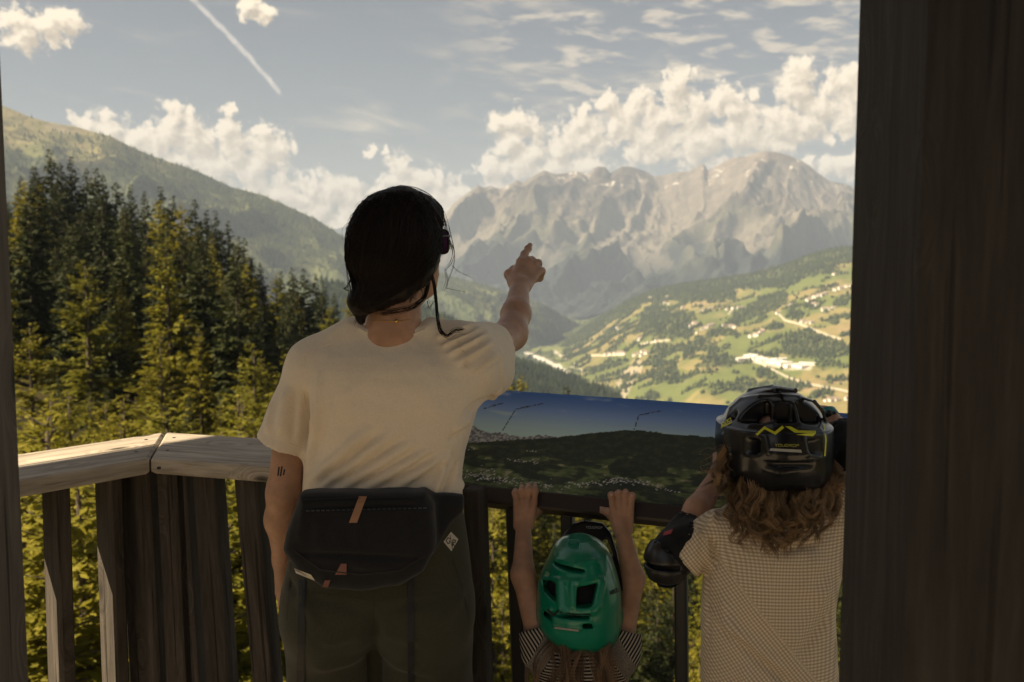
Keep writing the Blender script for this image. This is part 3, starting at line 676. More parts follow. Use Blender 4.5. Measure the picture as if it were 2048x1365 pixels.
def build_trees():
    occ = []
    G1 = 'dark spruces of the stand on the left hillside'
    for (px, py, d) in [(40, 352, 205), (66, 330, 200), (120, 322, 195), (143, 312, 200), (172, 335, 196), (190, 333, 190), (206, 346, 205), (262, 368, 200), (288, 380, 195), (345, 388, 205), (388, 396, 200), (430, 420, 200), (455, 440, 195), (475, 470, 190), (488, 474, 205), (505, 515, 195), (520, 524, 200), (585, 532, 205), (630, 545, 200), (645, 560, 190), (668, 585, 195)]:
        tree_px('spruce', px, py, d, 'dark spruce standing in the jagged skyline of the left hillside stand', 'skyline spruces of the left stand'); p = P(px, py, d); occ.append(p[:2])
    for kind, px, py, d, lab in [('spruce', 100, 295, 200, 'tallest dark spruce, its tip highest on the left skyline'), ('spruce', 232, 362, 190, 'pointed dark spruce right of the highest skyline tip'), ('spruce', 320, 372, 190, 'tall dark spruce in the middle of the left stand'), ('spruce', 412, 418, 195, 'dense dark spruce at the shoulder where the stand steps down'), ('spruce', 607, 534, 195, 'slender dark spruce right above the seated shoulder line of the stand'),
            ('larch', 362, 405, 170, 'tall thin larch with bare lower trunk inside the spruce stand'), ('larch', 318, 398, 175, 'pale green larch in front of the dark skyline spruces'), ('spruce', 155, 424, 140, 'lighter spruce rising behind the big golden larch'), ('spruce', 248, 440, 145, 'narrow olive spruce between the larches of the left stand'), ('larch', 405, 512, 135, 'feathery larch with a rounded top in the middle of the left stand'), ('larch', 378, 545, 130, 'narrow larch beside the feathery round-topped one'),
            ('larch', 168, 515, 74, 'big golden green larch dominating the left foreground'), ('larch', 320, 665, 66, 'yellow green larch right of the big golden one'), ('larch', 505, 680, 62, 'bright larch just left of the white sleeve'), ('larch', 585, 700, 50, 'bright yellow green larch touching the white sleeve'), ('larch', 60, 640, 60, 'larch by the grey post at the left edge'), ('larch', 700, 580, 180, 'yellowish larch left of the dark hair bun'), ('larch', 552, 545, 180, 'thin yellowish larch among the dark spruces right of the stand'), ('larch', 660, 610, 150, 'broad larch at the right foot of the left stand'), ('larch', 888, 636, 150, 'larch top showing beside the neck'),
            ('larch', 1022, 736, 125, 'larch top peeking over the panorama board beside the sleeve'), ('larch', 1042, 747, 130, 'smaller larch top beside the one at the sleeve, above the board'), ('spruce', 1132, 772, 120, 'tiny dark treetop at the upper edge of the board'),
            ('larch', 240, 560, 110, 'olive larch behind and right of the big golden one'), ('spruce', 560, 540, 190, 'dark spruce with a ragged tip near the larches on the right of the stand')]:
        tree_px(kind, px, py, d, lab, None, 1.45 if (kind == 'larch' and d < 80) else 1.12); p = P(px, py, d); occ.append(p[:2])
    occ = [np.array(o) for o in occ]
    ex, ey = zip(*SKY_ENV); n = 0; tries = 0; g = np.random.default_rng(21)
    while n < 235 and tries < 9000:
        tries += 1
        d = 34 + 190 * g.random() ** 1.1; px = g.uniform(-90, 1010); x = (px - 1024) / FPX * d
        sp = 3.5 + d * .010
        if any((x - o[0]) ** 2 + (d - o[1]) ** 2 < sp * sp for o in occ): continue
        z = float(ground_z(x, d)); h = g.uniform(13, 24); top = z + h
        env = np.interp(px, ex, ey) + g.uniform(14, 60); _, py = proj(np.array([x, d, top]))
        if d < 95: env = max(env, np.interp(d, [34, 95], [835, 640]) + g.uniform(0, 120))
        if 600 < px < 1010: env = max(env, 690)
        if py < env: top = P(px, env, d)[2]; h = top - z
        if h < 7: continue
        lar = g.random() < (.75 if d < 100 else .16)
        pl_ = ['beside the grey post', 'behind the big golden larch', 'in the middle of the stand', 'where the stand steps down', 'left of the dark hair', 'behind the woman'][int(np.searchsorted([90, 250, 400, 520, 690], px))]
        rw_ = ['near slope', 'front rows', 'middle rows', 'back rows'][int(np.searchsorted([95, 135, 175], d))]
        tree('larch' if lar else 'spruce', x, d, top, ('yellowish larch ' if lar else 'dark spruce ') + pl_ + (', on the ' if d < 95 else ', in the ') + rw_ + (' below the rail' if d < 95 else ' of the left forest'), ('larches ' if lar else 'spruces ') + pl_ + ', ' + rw_, .95); occ.append(np.array([x, d])); n += 1
    n = 0; tries = 0
    while n < 34 and tries < 4000:                                    # young larches close under the rail
        tries += 1; d = g.uniform(20, 46); px = g.uniform(-20, 640); x = (px - 1024) / FPX * d
        if any((x - o[0]) ** 2 + (d - o[1]) ** 2 < 5.5 for o in occ): continue
        top = P(px, g.uniform(770, 900), d)[2]
        if top - float(ground_z(x, d)) < 4: continue
        wh_ = ['beyond the left rail by the grey post', 'beyond the left rail', 'just beyond the corner of the rail', 'beyond the rail beside the white sleeve'][int(np.searchsorted([110, 240, 390], px))]; tree('larch', x, d, top, ('nearer' if d < 33 else 'farther') + ' young bright larch ' + wh_, ('nearer' if d < 33 else 'farther') + ' young larches ' + wh_, 1.35); occ.append(np.array([x, d])); n += 1
    n = 0; tries = 0
    while n < 110 and tries < 9000:
        tries += 1
        d = 26 + 95 * g.random(); px = g.uniform(880, 1760); x = (px - 1024) / FPX * d; sp = 3.3 + d * .014
        if any((x - o[0]) ** 2 + (d - o[1]) ** 2 < sp * sp for o in occ): continue
        z = float(ground_z(x, d)); h = g.uniform(11, 21); top = z + h; _, py = proj(np.array([x, d, top])); lim = max(850, np.interp(d, [26, 60, 120], [1260, 1030, 850])) + g.uniform(0, 110)
        if py < lim: top = P(px, lim, d)[2]; h = top - z
        if h < 6: continue
        lar = g.random() < .62
        pl_ = ['left of the toddler', 'behind the toddler', 'between the two children', 'behind the taller child'][int(np.searchsorted([1040, 1240, 1410], px))]; rw_ = 'near' if d < 60 else 'farther'
        tree('larch' if lar else 'spruce', x, d, top, rw_ + (' yellow green larch' if lar else ' dark spruce') + ' down the slope below the board, ' + pl_, rw_ + (' larches ' if lar else ' spruces ') + pl_); occ.append(np.array([x, d])); n += 1
build_trees()
# ------------------------------------------------------------ the wooden lookout: rails, slats, posts, roof
def wood_mat(name, c0, c1, c2, rough=.8, axis='X', knot=True, gs=1.0):
    m, T, b = mat(name); setp(b, rough=rough, spec=.25)
    o = objc(T); oi = T.new('ShaderNodeObjectInfo').outputs['Random']; o = T.vm('ADD', o, T.xyz(T.m('MULTIPLY', oi, 7.0), T.m('MULTIPLY', oi, 3.0), T.m('MULTIPLY', oi, 5.0)))
    sc_ = {'X': (1.2, 14, 14), 'Z': (14, 14, 1.2)}[axis]
    v = T.vm('MULTIPLY', o, tuple(q * gs for q in sc_))
    kn = T.vor3 = T.new('ShaderNodeTexVoronoi'); T.put(kn.inputs['Vector'], T.vm('MULTIPLY', o, {'X': (3.2, 7, 7), 'Z': (7, 7, 3.2)}[axis])); kn.inputs['Scale'].default_value = 1.0
    kd = kn.outputs['Distance']
    warp = T.m('MULTIPLY', T.m('SUBTRACT', 1.0, T.ss(kd, 0.0, .35)), 1.6)
    v2 = T.vm('ADD', v, T.xyz(warp, warp, warp))
    n1 = T.noise(v2, 2.2, 6, .62, .6); n2 = T.noise(v2, 9.0, 4, .6); n3 = T.noise(o, 3.0, 3)
    f = T.m('ADD', T.m('MULTIPLY', n1, .65), T.m('MULTIPLY', n2, .35))
    col = T.ramp(f, [(.32, c0), (.5, c1), (.68, c2)])
    col = T.mix(T.m('MULTIPLY', T.ss(n3, .45, .75), .45), col, tuple(q * .55 for q in c1))
    if knot: col = T.mix(T.m('SUBTRACT', 1.0, T.ss(kd, .05, .13)), col, tuple(q * .35 for q in c0))
    crk = T.noise(T.vm('MULTIPLY', o, {'X': (1.0, 42, 42), 'Z': (42, 42, 1.0)}[axis]), 1.6, 3, .5)
    ck = T.m('SUBTRACT', 1.0, T.ss(crk, .31, .38)); col = T.mix(T.m('MULTIPLY', ck, .8), col, (.015, .012, .01))
    T.put(b.inputs['Base Color'], col); bump(T, b, T.m('SUBTRACT', f, T.m('MULTIPLY', ck, .9)), .55, .004); return m
M_RAIL = wood_mat('weathered grey rail wood', (.16, .132, .10), (.38, .33, .265), (.56, .50, .42))
M_SLAT = wood_mat('brown slat wood', (.033, .028, .024), (.066, .056, .047), (.118, .102, .086), axis='Z')
M_POST = wood_mat('dark post wood', (.018, .016, .0145), (.032, .028, .025), (.054, .048, .042), axis='Z')
M_LPOST = wood_mat('grey post wood', (.06, .052, .045), (.10, .086, .074), (.15, .132, .11), axis='Z')
M_DARK = plain('dark brown steel', (.030, .019, .015), .45); M_BLK = plain('black steel', (.014, .013, .013), .5)
M_SCREW = plain('rusty screw', (.03, .02, .015), .5, metal=.6)
SF = 1.15
ZR = CAMZ - .47 * SF
def onz(px, py, z):
    d = pray(px, py); k = (z - CAMZ) / d[2]; return np.array([d[0] * k, d[1] * k, z])
KF, KN = onz(330, 865, ZR), onz(300, 916, ZR)
TL = np.array([-.65, -.76, 0]); TL /= np.linalg.norm(TL); TM = np.array([.956, -.295, 0]); TM /= np.linalg.norm(TM)
def prism(top, zt, zb, bev=.006):
    """plank from a plan outline with chamfered upper and lower edges"""
    top = np.array(top)[:, :2]; c = top.mean(0); n = len(top)
    def inset(k): return c + (top - c) * (1 - k / np.linalg.norm(top - c, axis=1))[:, None]
    rings = [(inset(bev * 1.6), zt), (top, zt - bev), (top, zb + bev), (inset(bev * 1.6), zb)]
    v = [(p[0], p[1], z) for r, z in rings for p in r]
    f = [list(range(n)), list(range(3 * n, 4 * n))[::-1]] + [[r * n + i, r * n + (i + 1) % n, (r + 1) * n + (i + 1) % n, (r + 1) * n + i] for r in range(3) for i in range(n)]
    return v, f
def plank_obj(name, outline, zt, zb, mt, parent, xdir):
    """mesh stored with local x along the plank so the grain runs with it"""
    c = np.mean(np.array(outline), 0); ang = atan2(xdir[1], xdir[0]); v, f = prism(outline, zt, zb); v = np.array(v) - [c[0], c[1], zt]
    R = np.array([[cos(-ang), -sin(-ang), 0], [sin(-ang), cos(-ang), 0], [0, 0, 1]]); v = v @ R.T
    o = MB().add(v, f).build(name, mt, parent); o.location = (c[0], c[1], zt); o.rotation_euler = (0, 0, ang); return o
def board_seg(name, a, b, wdir, w, dth, mt, parent):
    """upright slat from a to b; w across wdir, dth across its normal"""
    a = np.asarray(a, float); b = np.asarray(b, float); ax = b - a; L = np.linalg.norm(ax); ax /= L
    wd = np.asarray(wdir, float); wd = wd - ax * wd.dot(ax); wd /= np.linalg.norm(wd); nn = np.cross(ax, wd)
    o = MB().box((0, 0, L / 2), (w / 2, dth / 2, L / 2), bev=.005).build(name, mt, parent)
    o.matrix_world = Matrix(((wd[0], nn[0], ax[0], a[0]), (wd[1], nn[1], ax[1], a[1]), (wd[2], nn[2], ax[2], a[2]), (0, 0, 0, 1))); return o
def onplane(px, py, q, t):
    n = np.array([-t[1], t[0], 0]); d = pray(px, py); o = np.array([0, 0, CAMZ]); k = (np.asarray(q) - o).dot(n) / d.dot(n); return o + d * k
def build_platform():
    TH = .042; ZB = ZR - TH
    bal = empty('wooden_balustrade', (KN[0], KN[1], 0)); tag(bal, 'weathered wooden balustrade with a wide mitred grey rail and upright slats', 'balustrade')
    bal_inv = Matrix.Translation((-KN[0], -KN[1], 0))
    def adopt(o): o.parent = bal; o.matrix_parent_inverse = bal_inv
    gap = .003
    L1, L2 = 1.6, .75
    r1 = plank_obj('rail', [KF - TM * 0 + TL * gap, KN + TL * gap, KN + TL * L1, KF + TL * L1], ZR, ZB, M_RAIL, None, TL)
    r2 = plank_obj('rail', [KF + TM * gap, KF + TM * L2, KN + TM * L2, KN + TM * gap], ZR, ZB, M_RAIL, None, TM)
    adopt(r1); adopt(r2)
    for (px, py) in ((292, 880), (272, 904), (335, 901), (348, 876), (318, 935)):
        p = onz(px, py, ZR); s = MB().tube([p + [0, 0, -.004], p + [0, 0, .0012]], .005, 8).build('screw', M_SCREW, None); adopt(s)
    inn = np.array([-TM[1], TM[0], 0]); inn = -inn if inn[1] > 0 else inn        # towards the camera
    qM = (KF + KN) / 2 + inn * .05
    for (x0, y0, x1, y1, w, dth) in [(418, 955, 446, 1365, .070, .055), (500, 957, 536, 1365, .066, .055), (583, 960, 622, 1365, .08, .055), (668, 965, 705, 1365, .08, .055), (760, 970, 792, 1365, .08, .055), (850, 980, 872, 1365, .08, .055), (951, 990, 963, 1365, .046, .06)]:
        a = onplane(x0, y0, qM, TM); b = onplane(x1, y1, qM, TM); dr = (a - b) / (a - b)[2]
        top = a + dr * (ZB - .001 - a[2]); bot = b + dr * (.06 - b[2]); adopt(board_seg('slat', bot, top, TM, w, dth, M_SLAT, None))
    inl = np.array([-TL[1], TL[0], 0]); inl = -inl if inl[0] < 0 else inl
    qL = (KF + KN) / 2 + inl * .02
    for (x0, y0, x1, y1) in [(112, 985, 124, 1365), (217, 960, 231, 1365), (12, 1010, 22, 1365)]:
        a = onplane(x0, y0, qL, TL); b = onplane(x1, y1, qL, TL); dr = (a - b) / (a - b)[2]
        adopt(board_seg('slat', b + dr * (.06 - b[2]), a + dr * (ZB - .001 - a[2]), TL, .036, .088, M_SLAT, None))
    # corner post: two boards side by side and a light edge strip
    for (x0, x1, w, dth, off, mt, nm) in [(283, 305, .10, .07, .02, M_SLAT, 'corner_post'), (343, 362, .062, .05, .03, M_SLAT, 'corner_post'), (373, 399, .024, .05, .0, M_LPOST, 'edge_strip')]:
        q = qM + inn * off; a = onplane(x0, 950, q, TM); b = onplane(x1, 1365, q, TM); dr = (a - b) / (a - b)[2]
        adopt(board_seg(nm, b + dr * (.06 - b[2]), a + dr * (ZB - .001 - a[2]), TM, w, dth, mt, None))
    low = (KF + KN) / 2 * [1, 1, 0]
    for (q, t, L) in ((low, TL, 1.5), (low, TM, 2.5)):
        adopt(board_seg('bottom_rail', q + t * .05 + [0, 0, .06], q + t * L + [0, 0, .06], (0, 0, 1), .09, .045, M_SLAT, None))
    # near posts of the shelter
    def post(name, pxe, py, Y, side, w, dth, mt, label, cham):
        e = P(pxe, py, Y + dth); x0 = e[0] + side * w / 2
        b = MB().box((0, 0, 1.87), (w / 2, dth / 2, 1.93), bev=cham).build(name, mt); b.location = (x0, Y + dth / 2, 0); tag(b, label, 'post', 'posts of the shelter'); return b
    post('shelter_post', 1687, 682, .98, 1, .30, .24, M_POST, 'massive dark timber post filling the right edge of the view', .022)
    post('shelter_post', 34, 682, 1.25, -1, .22, .20, M_LPOST, 'grey timber post cut off by the left edge', .012)
    # roof: edge placed where its shadow falls along the middle of the left rail
    ZRF = 3.8; mid = (KF * .50 + KN * .50); sh = SUN[:2] / SUN[2] * (ZRF - ZR); nrm = inl[:2]
    e0 = mid[:2] + sh - TL[:2] * 1.3; e1 = mid[:2] + sh + TL[:2] * 2.6
    pl = [(e0[0], e0[1]), (e1[0], e1[1]), (3.2, .25), (3.2, 1.9), (1.2, 3.3)]
    rf = empty('shelter_roof', (0, 0, ZRF)); tag(rf, 'wooden roof over the lookout platform, above the view', 'roof')
    v = [(x, y, 0) for x, y in pl] + [(x, y, .06) for x, y in pl]; n = len(pl)
    MB().add(v, [list(range(n))[::-1], [n + i for i in range(n)]] + [[i, (i + 1) % n, n + (i + 1) % n, n + i] for i in range(n)]).build('roof_deck', M_RAIL, rf)
    for k in range(6): 
        bm_ = MB().box((0, 0, 0), (.05, 1.0, .07)).build('rafter', M_RAIL, rf); bm_.location = (-2.6 + k * 1.0, 1.4, -.072)
    # deck of planks on four tower legs
    dk = empty('deck', (0, 0, 0)); dk['kind'] = 'structure'
    pm = MB().box((0, 0, 0), (2.3, .068, .02), bev=.004).mesh('plank'); pm.materials.append(M_RAIL)
    for k in range(38): o = link(bpy.data.objects.new('plank', pm), dk); o.location = (.2, -2.4 + k * .14, -.022)
    for sx in (-1.6, 2.0):
        for sy in (-2.1, 2.3):
            z0 = float(ground_z(sx, sy)); o = MB().box((0, 0, (z0 - .05) / 2), (.13, .13, (-.05 - z0) / 2)).build('tower_leg', M_POST, dk); o.location = (sx, sy, -.02)
    rw = empty('shade_wall', (1.7, -1.1, 0)); tag(rw, 'added plank wall out of view, blocking light from behind the platform', 'wall')  # added unseen wall, blocks sky light from behind right for side shading
    pm = MB().box((0, 0, 1.6), (.098, .02, 1.6), bev=.004).mesh('plank'); pm.materials.append(M_RAIL)
    for k in range(15): o = link(bpy.data.objects.new('plank', pm), rw); o.location = (-1.5 + k * .2, 0, 0)
build_platform()
# ------------------------------------------------------------ panorama board
def build_board():
    off = np.array([-TM[1], TM[0], 0]); off = -off if off[1] > 0 else off
    base = KF * .6 + KN * .4
    zb = .915
    a = onplane(905, 985, base, TM); b = onplane(1352, 1032, base, TM); dirx = (b - a); dirx /= np.linalg.norm(dirx)
    a = a - dirx * .12; L = 1.75
    tilt = radians(52)
    up = np.cross(dirx, [0, 0, 1.0]); up = up if up[1] > 0 else -up; up /= np.linalg.norm(up)
    vdir = up * cos(tilt) + np.array([0, 0, 1]) * sin(tilt)
    nrm = np.cross(dirx, vdir); nrm = nrm if nrm[1] < 0 else -nrm
    p0 = a + np.array([0, 0, .020])
    # height of the panel: upper edge seen at photo y 779..805
    d = pray(1200, 786); o = np.array([0, 0, CAMZ]); k = (p0 - o).dot(nrm) / d.dot(nrm); hit = o + d * k; H = (hit - p0).dot(vdir)
    d = pray(1000, 779); k = (p0 - o).dot(nrm) / d.dot(nrm); H2 = ((o + d * k) - p0).dot(vdir)
    e = empty('panorama_board', a); tag(e, 'tilted panorama board showing a printed valley photo under blue sky', 'information board')
    inv = Matrix.Translation(tuple(-a))
    nu, nv = 600, 125
    U, V = np.meshgrid(np.linspace(0, 1, nu), np.linspace(0, 1, nv), indexing='ij')
    pos = p0 + U[..., None] * L * dirx + V[..., None] * (H + (H2 - H) * (1.2 - U[..., None] * 2)) * vdir
    px, py = proj(pos)
    # print: drawn once from the photo's own layout, then fixed on the panel
    g = np.random.default_rng(4)
    sky = lerp3((.175, .235, .32), (.026, .060, .165), sstep(V, .50, 1.02)); sky = lerp3(sky, (.21, .26, .33), sstep(fbm2(U * 12, V * 9 + U * 3, 4), .25, .6) * .4)
    ridge = np.interp(px, [600, 930, 1030, 1100, 1200, 1250, 1290, 1330, 1430, 1600, 1720, 1900], [900, 888, 881, 878, 866, 862, 863, 869, 876, 870, 880, 880]) + fbm2(U * 60, 0 * U, 3) * 2
    far = np.interp(px, [600, 760, 850, 900, 935, 946, 965, 985, 1000, 1020, 1045, 1085, 1115, 1130, 1160], [850, 840, 860, 850, 850, 852, 864, 868, 866, 872, 876, 872, 875, 880, 890]) + fbm2(U * 160, 0 * U, 3) * 4
    fine = fbm2(U * 230, V * 40, 4); n1 = fbm2(U * 26, V * 9, 4); n2 = fbm2(U * 70, V * 22, 4)
    rock = lerp3((.05, .052, .06), (.17, .17, .165), sstep(fine + fbm2(U * 120 + V * 20, V * 6, 3) * .6, -.25, .4))
    land = lerp3((.013, .018, .015), (.022, .027, .019), sstep(n2 + fine * .4, -.2, .5))
    mead = lerp3((.030, .042, .020), (.058, .072, .034), sstep(n2, -.3, .4))
    lo = sstep(V + n1 * .18, .44, .30); pat = np.maximum(lo * sstep(fbm2(U * 15, V * 10, 3) + .2 * n1, -.05, .10), 0)
    dk = inpoly(px + n2 * 8, py + n2 * 4, [(1215, 932), (1240, 920), (1300, 917), (1340, 935), (1330, 952), (1260, 958), (1222, 950)]) | inpoly(px + n2 * 8, py, [(1090, 915), (1110, 890), (1200, 875), (1300, 872), (1430, 885), (1440, 912), (1330, 905), (1240, 905), (1150, 926)])
    pat = pat * (1 - dk)
    land = lerp3(land, mead, pat)
    land = lerp3(land, (.16, .14, .10), sstep(fbm2(U * 50 + 2, V * 30, 3), .3, .38) * pat * .6)
    # villages: white specks
    def specks(x0, y0, x1, y1, s, n, land, sz):
        t = g.random(n); cx = x0 + (x1 - x0) * t + g.normal(0, s * 1.8, n); cy = y0 + (y1 - y0) * t + g.normal(0, s * .55, n)
        for q in range(n):
            m = (np.abs(px - cx[q]) < sz * g.uniform(.6, 1.5)) & (np.abs(py - cy[q]) < sz * g.uniform(.4, .8)); land[m] = np.array((.50, .48, .44)) * g.uniform(.12, 1.0) ** 1.6
        return land
    for (x0, y0, x1, y1, s, n) in [(930, 945, 990, 958, 7, 120), (930, 953, 1110, 975, 6, 190), (960, 930, 985, 950, 4, 30), (1130, 972, 1260, 962, 6, 150), (1225, 960, 1300, 968, 4, 110), (1290, 968, 1350, 985, 5, 40), (1015, 922, 1075, 926, 3, 40), (1050, 903, 1075, 904, 1.5, 12), (650, 950, 900, 965, 8, 200), (1450, 965, 1700, 980, 8, 150), (935, 900, 950, 901, 2, 8)]: land = specks(x0, y0, x1, y1, s, n, land, 1.0)
    col = np.where((py > far)[..., None], rock, sky); col = np.where((py > ridge)[..., None], land, col)
    for ln in ([(1006, 862), (1032, 820)], [(1032, 820), (1058, 815)], [(1269, 860), (1278, 832)], [(1278, 832), (1298, 828)], [(884, 870), (905, 838)], [(1640, 870), (1662, 838)]):
        col = np.where((segdist(px, py, ln) < .8)[..., None], np.array((.01, .011, .014)), col)
    for (x0, y0, x1, y1) in [(1034, 819, 1086, 809), (1281, 831, 1322, 823), (970, 818, 1005, 808), (1665, 838, 1694, 832)]:       # unreadable small captions
        m = (segdist(px, py, [(x0, y0), (x1, y1)]) < 1.3) & (perlin2(px / 1.5, py / 3.0) > -.12); col = np.where(m[..., None], np.array((.02, .022, .03)), col)
    m, T, bs = mat('board print'); setp(bs, rough=.22, spec=.35); T.put(bs.inputs['Base Color'], attr(T, 'Col'))
    col = np.clip(col * 3.5 + .010, 0, .8); th = nrm * .003
    pr = ob('print', rawmesh('print', (pos + th).reshape(-1, 3) , gridf(nu, nv), smooth=False, attrs={'Col': col.reshape(-1, 3)}), m, e); pr.matrix_parent_inverse = inv
    mb = MB(); c = [pos[0, 0], pos[-1, 0], pos[-1, -1], pos[0, -1]]; v = [q + th * .6 for q in c] + [q - nrm * .006 for q in c]
    mb.add(v, [(0, 1, 2, 3), (7, 6, 5, 4), (0, 4, 5, 1), (1, 5, 6, 2), (2, 6, 7, 3), (3, 7, 4, 0)]); o_ = mb.build('panel', plain('board edge', (.05, .07, .10), .5), e); o_.matrix_parent_inverse = inv
    def bar(nm, q0, q1, w, d_, mt):
        o = board_seg(nm, q0, q1, nrm, w, d_, mt, None); o.parent = e; o.matrix_parent_inverse = inv; return o
    bar('lower_frame', a + off * .012 + [0, 0, .001], a + dirx * L + off * .012 + [0, 0, .001], .040, .046, M_DARK)
    bar('upper_frame', pos[0, -1] - nrm * .03 - vdir * .05, pos[-1, -1] - nrm * .03 - vdir * .05, .03, .03, M_DARK)
    for (x0, x1, w) in [(1027, 1040, .036), (1134, 1146, .030), (1361, 1364, .030)]:
        q = base + off * .0 ; t = onplane(x0, 1000, q, TM); b_ = onplane(x1, 1365, q, TM); dr = (t - b_) / (t - b_)[2]
        o = board_seg('support', b_ + dr * (.0 - b_[2]), t + dr * (onplane(x0, 1010, q, TM)[2] - t[2]), TM, w, .035, M_BLK, None); o.parent = e; o.matrix_parent_inverse = inv
    return dict(a=a, dirx=dirx, vdir=vdir, nrm=nrm, off=off, base=base)
BRD = build_board()
# ------------------------------------------------------------ signed-distance modelling for bodies, clothes and helmets
from mathutils.bvhtree import BVHTree
class SD:
    def __init__(s, lo, hi, h):
        s.lo = np.asarray(lo, float); s.h = h; n = np.ceil((np.asarray(hi) - s.lo) / h).astype(int) + 1; s.n = n
        s.X, s.Y, s.Z = np.meshgrid(*[(s.lo[k] + h * np.arange(n[k])).astype(np.float32) for k in range(3)], indexing='ij')
    def cap(s, a, b, ra, rb=None, sq=(1, 1, 1)):
        rb = ra if rb is None else rb; a = np.asarray(a, np.float32); ba = np.asarray(b, np.float32) - a; q = np.asarray(sq, np.float32)
        px, py, pz = (s.X - a[0]) / q[0], (s.Y - a[1]) / q[1], (s.Z - a[2]) / q[2]; bb = ba / q
        t = np.clip((px * bb[0] + py * bb[1] + pz * bb[2]) / (bb @ bb + 1e-12), 0, 1)
        return np.sqrt((px - t * bb[0]) ** 2 + (py - t * bb[1]) ** 2 + (pz - t * bb[2]) ** 2) - (ra + (rb - ra) * t)
    def chain(s, pts, rs, k=.01):
        d = None
        for i in range(len(pts) - 1):
            e = s.cap(pts[i], pts[i + 1], rs[i], rs[i + 1]); d = e if d is None else smin(d, e, k)
        return d
    def loc(s, c, R=None):
        px, py, pz = s.X - np.float32(c[0]), s.Y - np.float32(c[1]), s.Z - np.float32(c[2])
        if R is None: return px, py, pz
        R = np.asarray(R, np.float32); return [px * R[0, k] + py * R[1, k] + pz * R[2, k] for k in range(3)]     # columns of R are local axes
    def ell(s, c, r, R=None):
        x, y, z = s.loc(c, R); r = np.asarray(r, np.float32)
        k0 = np.sqrt((x / r[0]) ** 2 + (y / r[1]) ** 2 + (z / r[2]) ** 2); k1 = np.sqrt((x / r[0] ** 2) ** 2 + (y / r[1] ** 2) ** 2 + (z / r[2] ** 2) ** 2) + 1e-9
        return k0 * (k0 - 1) / k1
    def box(s, c, h, r=.005, R=None):
        q = [np.abs(v) - np.float32(k - r) for v, k in zip(s.loc(c, R), h)]
        return np.sqrt(sum(np.maximum(v, 0) ** 2 for v in q)) + np.minimum(np.maximum(np.maximum(q[0], q[1]), q[2]), 0) - r
    def loft(s, sec, n=2.3):
        """stack of elliptic sections (z, cx, cy, rx, ry)"""
        sec = np.array(sorted(sec)); z = s.Z[0, 0, :]; f = [np.interp(z, sec[:, 0], sec[:, k]).astype(np.float32) for k in range(1, 5)]
        ker = np.ones(5) / 5
        f = [np.convolve(np.pad(q, 2, 'edge'), ker, 'valid').astype(np.float32) for q in f]
        k0 = (np.abs((s.X - f[0]) / f[2]) ** n + np.abs((s.Y - f[1]) / f[3]) ** n) ** (1 / n)
        d = (k0 - 1) * np.minimum(f[2], f[3])
        return np.maximum(d, np.maximum(sec[0, 0] - s.Z, s.Z - sec[-1, 0]))
    def plane(s, p, n):
        n = np.asarray(n, float); n = n / np.linalg.norm(n); return (s.X - np.float32(p[0])) * np.float32(n[0]) + (s.Y - np.float32(p[1])) * np.float32(n[1]) + (s.Z - np.float32(p[2])) * np.float32(n[2])
    def mesh(s, d, it=2):
        d = d.astype(np.float32); ins = d < 0; n = np.array(d.shape)
        c = [ins[i:n[0] - 1 + i, j:n[1] - 1 + j, k:n[2] - 1 + k] for i in (0, 1) for j in (0, 1) for k in (0, 1)]
        cnt = sum(q.astype(np.int8) for q in c); act = (cnt > 0) & (cnt < 8); idx = np.full(act.shape, -1, np.int64); cells = np.argwhere(act); idx[act] = np.arange(len(cells))
        acc = np.zeros((len(cells), 3)); m = np.zeros(len(cells)); off = [(i, j, k) for i in (0, 1) for j in (0, 1) for k in (0, 1)]
        val = [d[cells[:, 0] + o[0], cells[:, 1] + o[1], cells[:, 2] + o[2]] for o in off]
        for a in range(8):
            for b in range(a + 1, 8):
                if sum(abs(p - q) for p, q in zip(off[a], off[b])) != 1: continue
                x = (val[a] < 0) != (val[b] < 0); t = np.where(x, val[a] / np.where(x, val[a] - val[b], 1), 0)
                pt = np.array(off[a]) + t[:, None] * (np.array(off[b]) - np.array(off[a])); acc += pt * x[:, None]; m += x
        v = s.lo + (cells + acc / m[:, None]) * s.h
        F = []
        for ax in range(3):
            u, w = (ax + 1) % 3, (ax + 2) % 3
            sl0 = [slice(None)] * 3; sl1 = [slice(None)] * 3; sl0[ax] = slice(0, n[ax] - 1); sl1[ax] = slice(1, n[ax])
            A = ins[tuple(sl0)]; B = ins[tuple(sl1)]; e = np.argwhere(A != B); e = e[(e[:, u] > 0) & (e[:, w] > 0) & (e[:, u] < n[u] - 1) & (e[:, w] < n[w] - 1)]
            def cell(du, dw):
                q = e.copy(); q[:, u] += du; q[:, w] += dw; return idx[q[:, 0], q[:, 1], q[:, 2]]
            Q = np.stack([cell(-1, -1), cell(0, -1), cell(0, 0), cell(-1, 0)], 1); fl = ~A[e[:, 0], e[:, 1], e[:, 2]]; Q[fl] = Q[fl][:, ::-1]; F.append(Q)
        F = np.concatenate(F); F = F[(F >= 0).all(1)]
        for _ in range(it): v = relax(v, F)
        return v, F
def relax(v, F, w=.5):
    nb = np.zeros_like(v); c = np.zeros(len(v))
    for k in range(4):
        for j in (1, 3): np.add.at(nb, F[:, k], v[F[:, (k + j) % 4]]); np.add.at(c, F[:, k], 1)
    return v + w * (nb / np.maximum(c, 1)[:, None] - v)
def vnorm(v, F):
    n = np.cross(v[F[:, 2]] - v[F[:, 0]], v[F[:, 3]] - v[F[:, 1]]); o = np.zeros_like(v)
    for k in range(4): np.add.at(o, F[:, k], n)
    return o / (np.linalg.norm(o, axis=1)[:, None] + 1e-12)
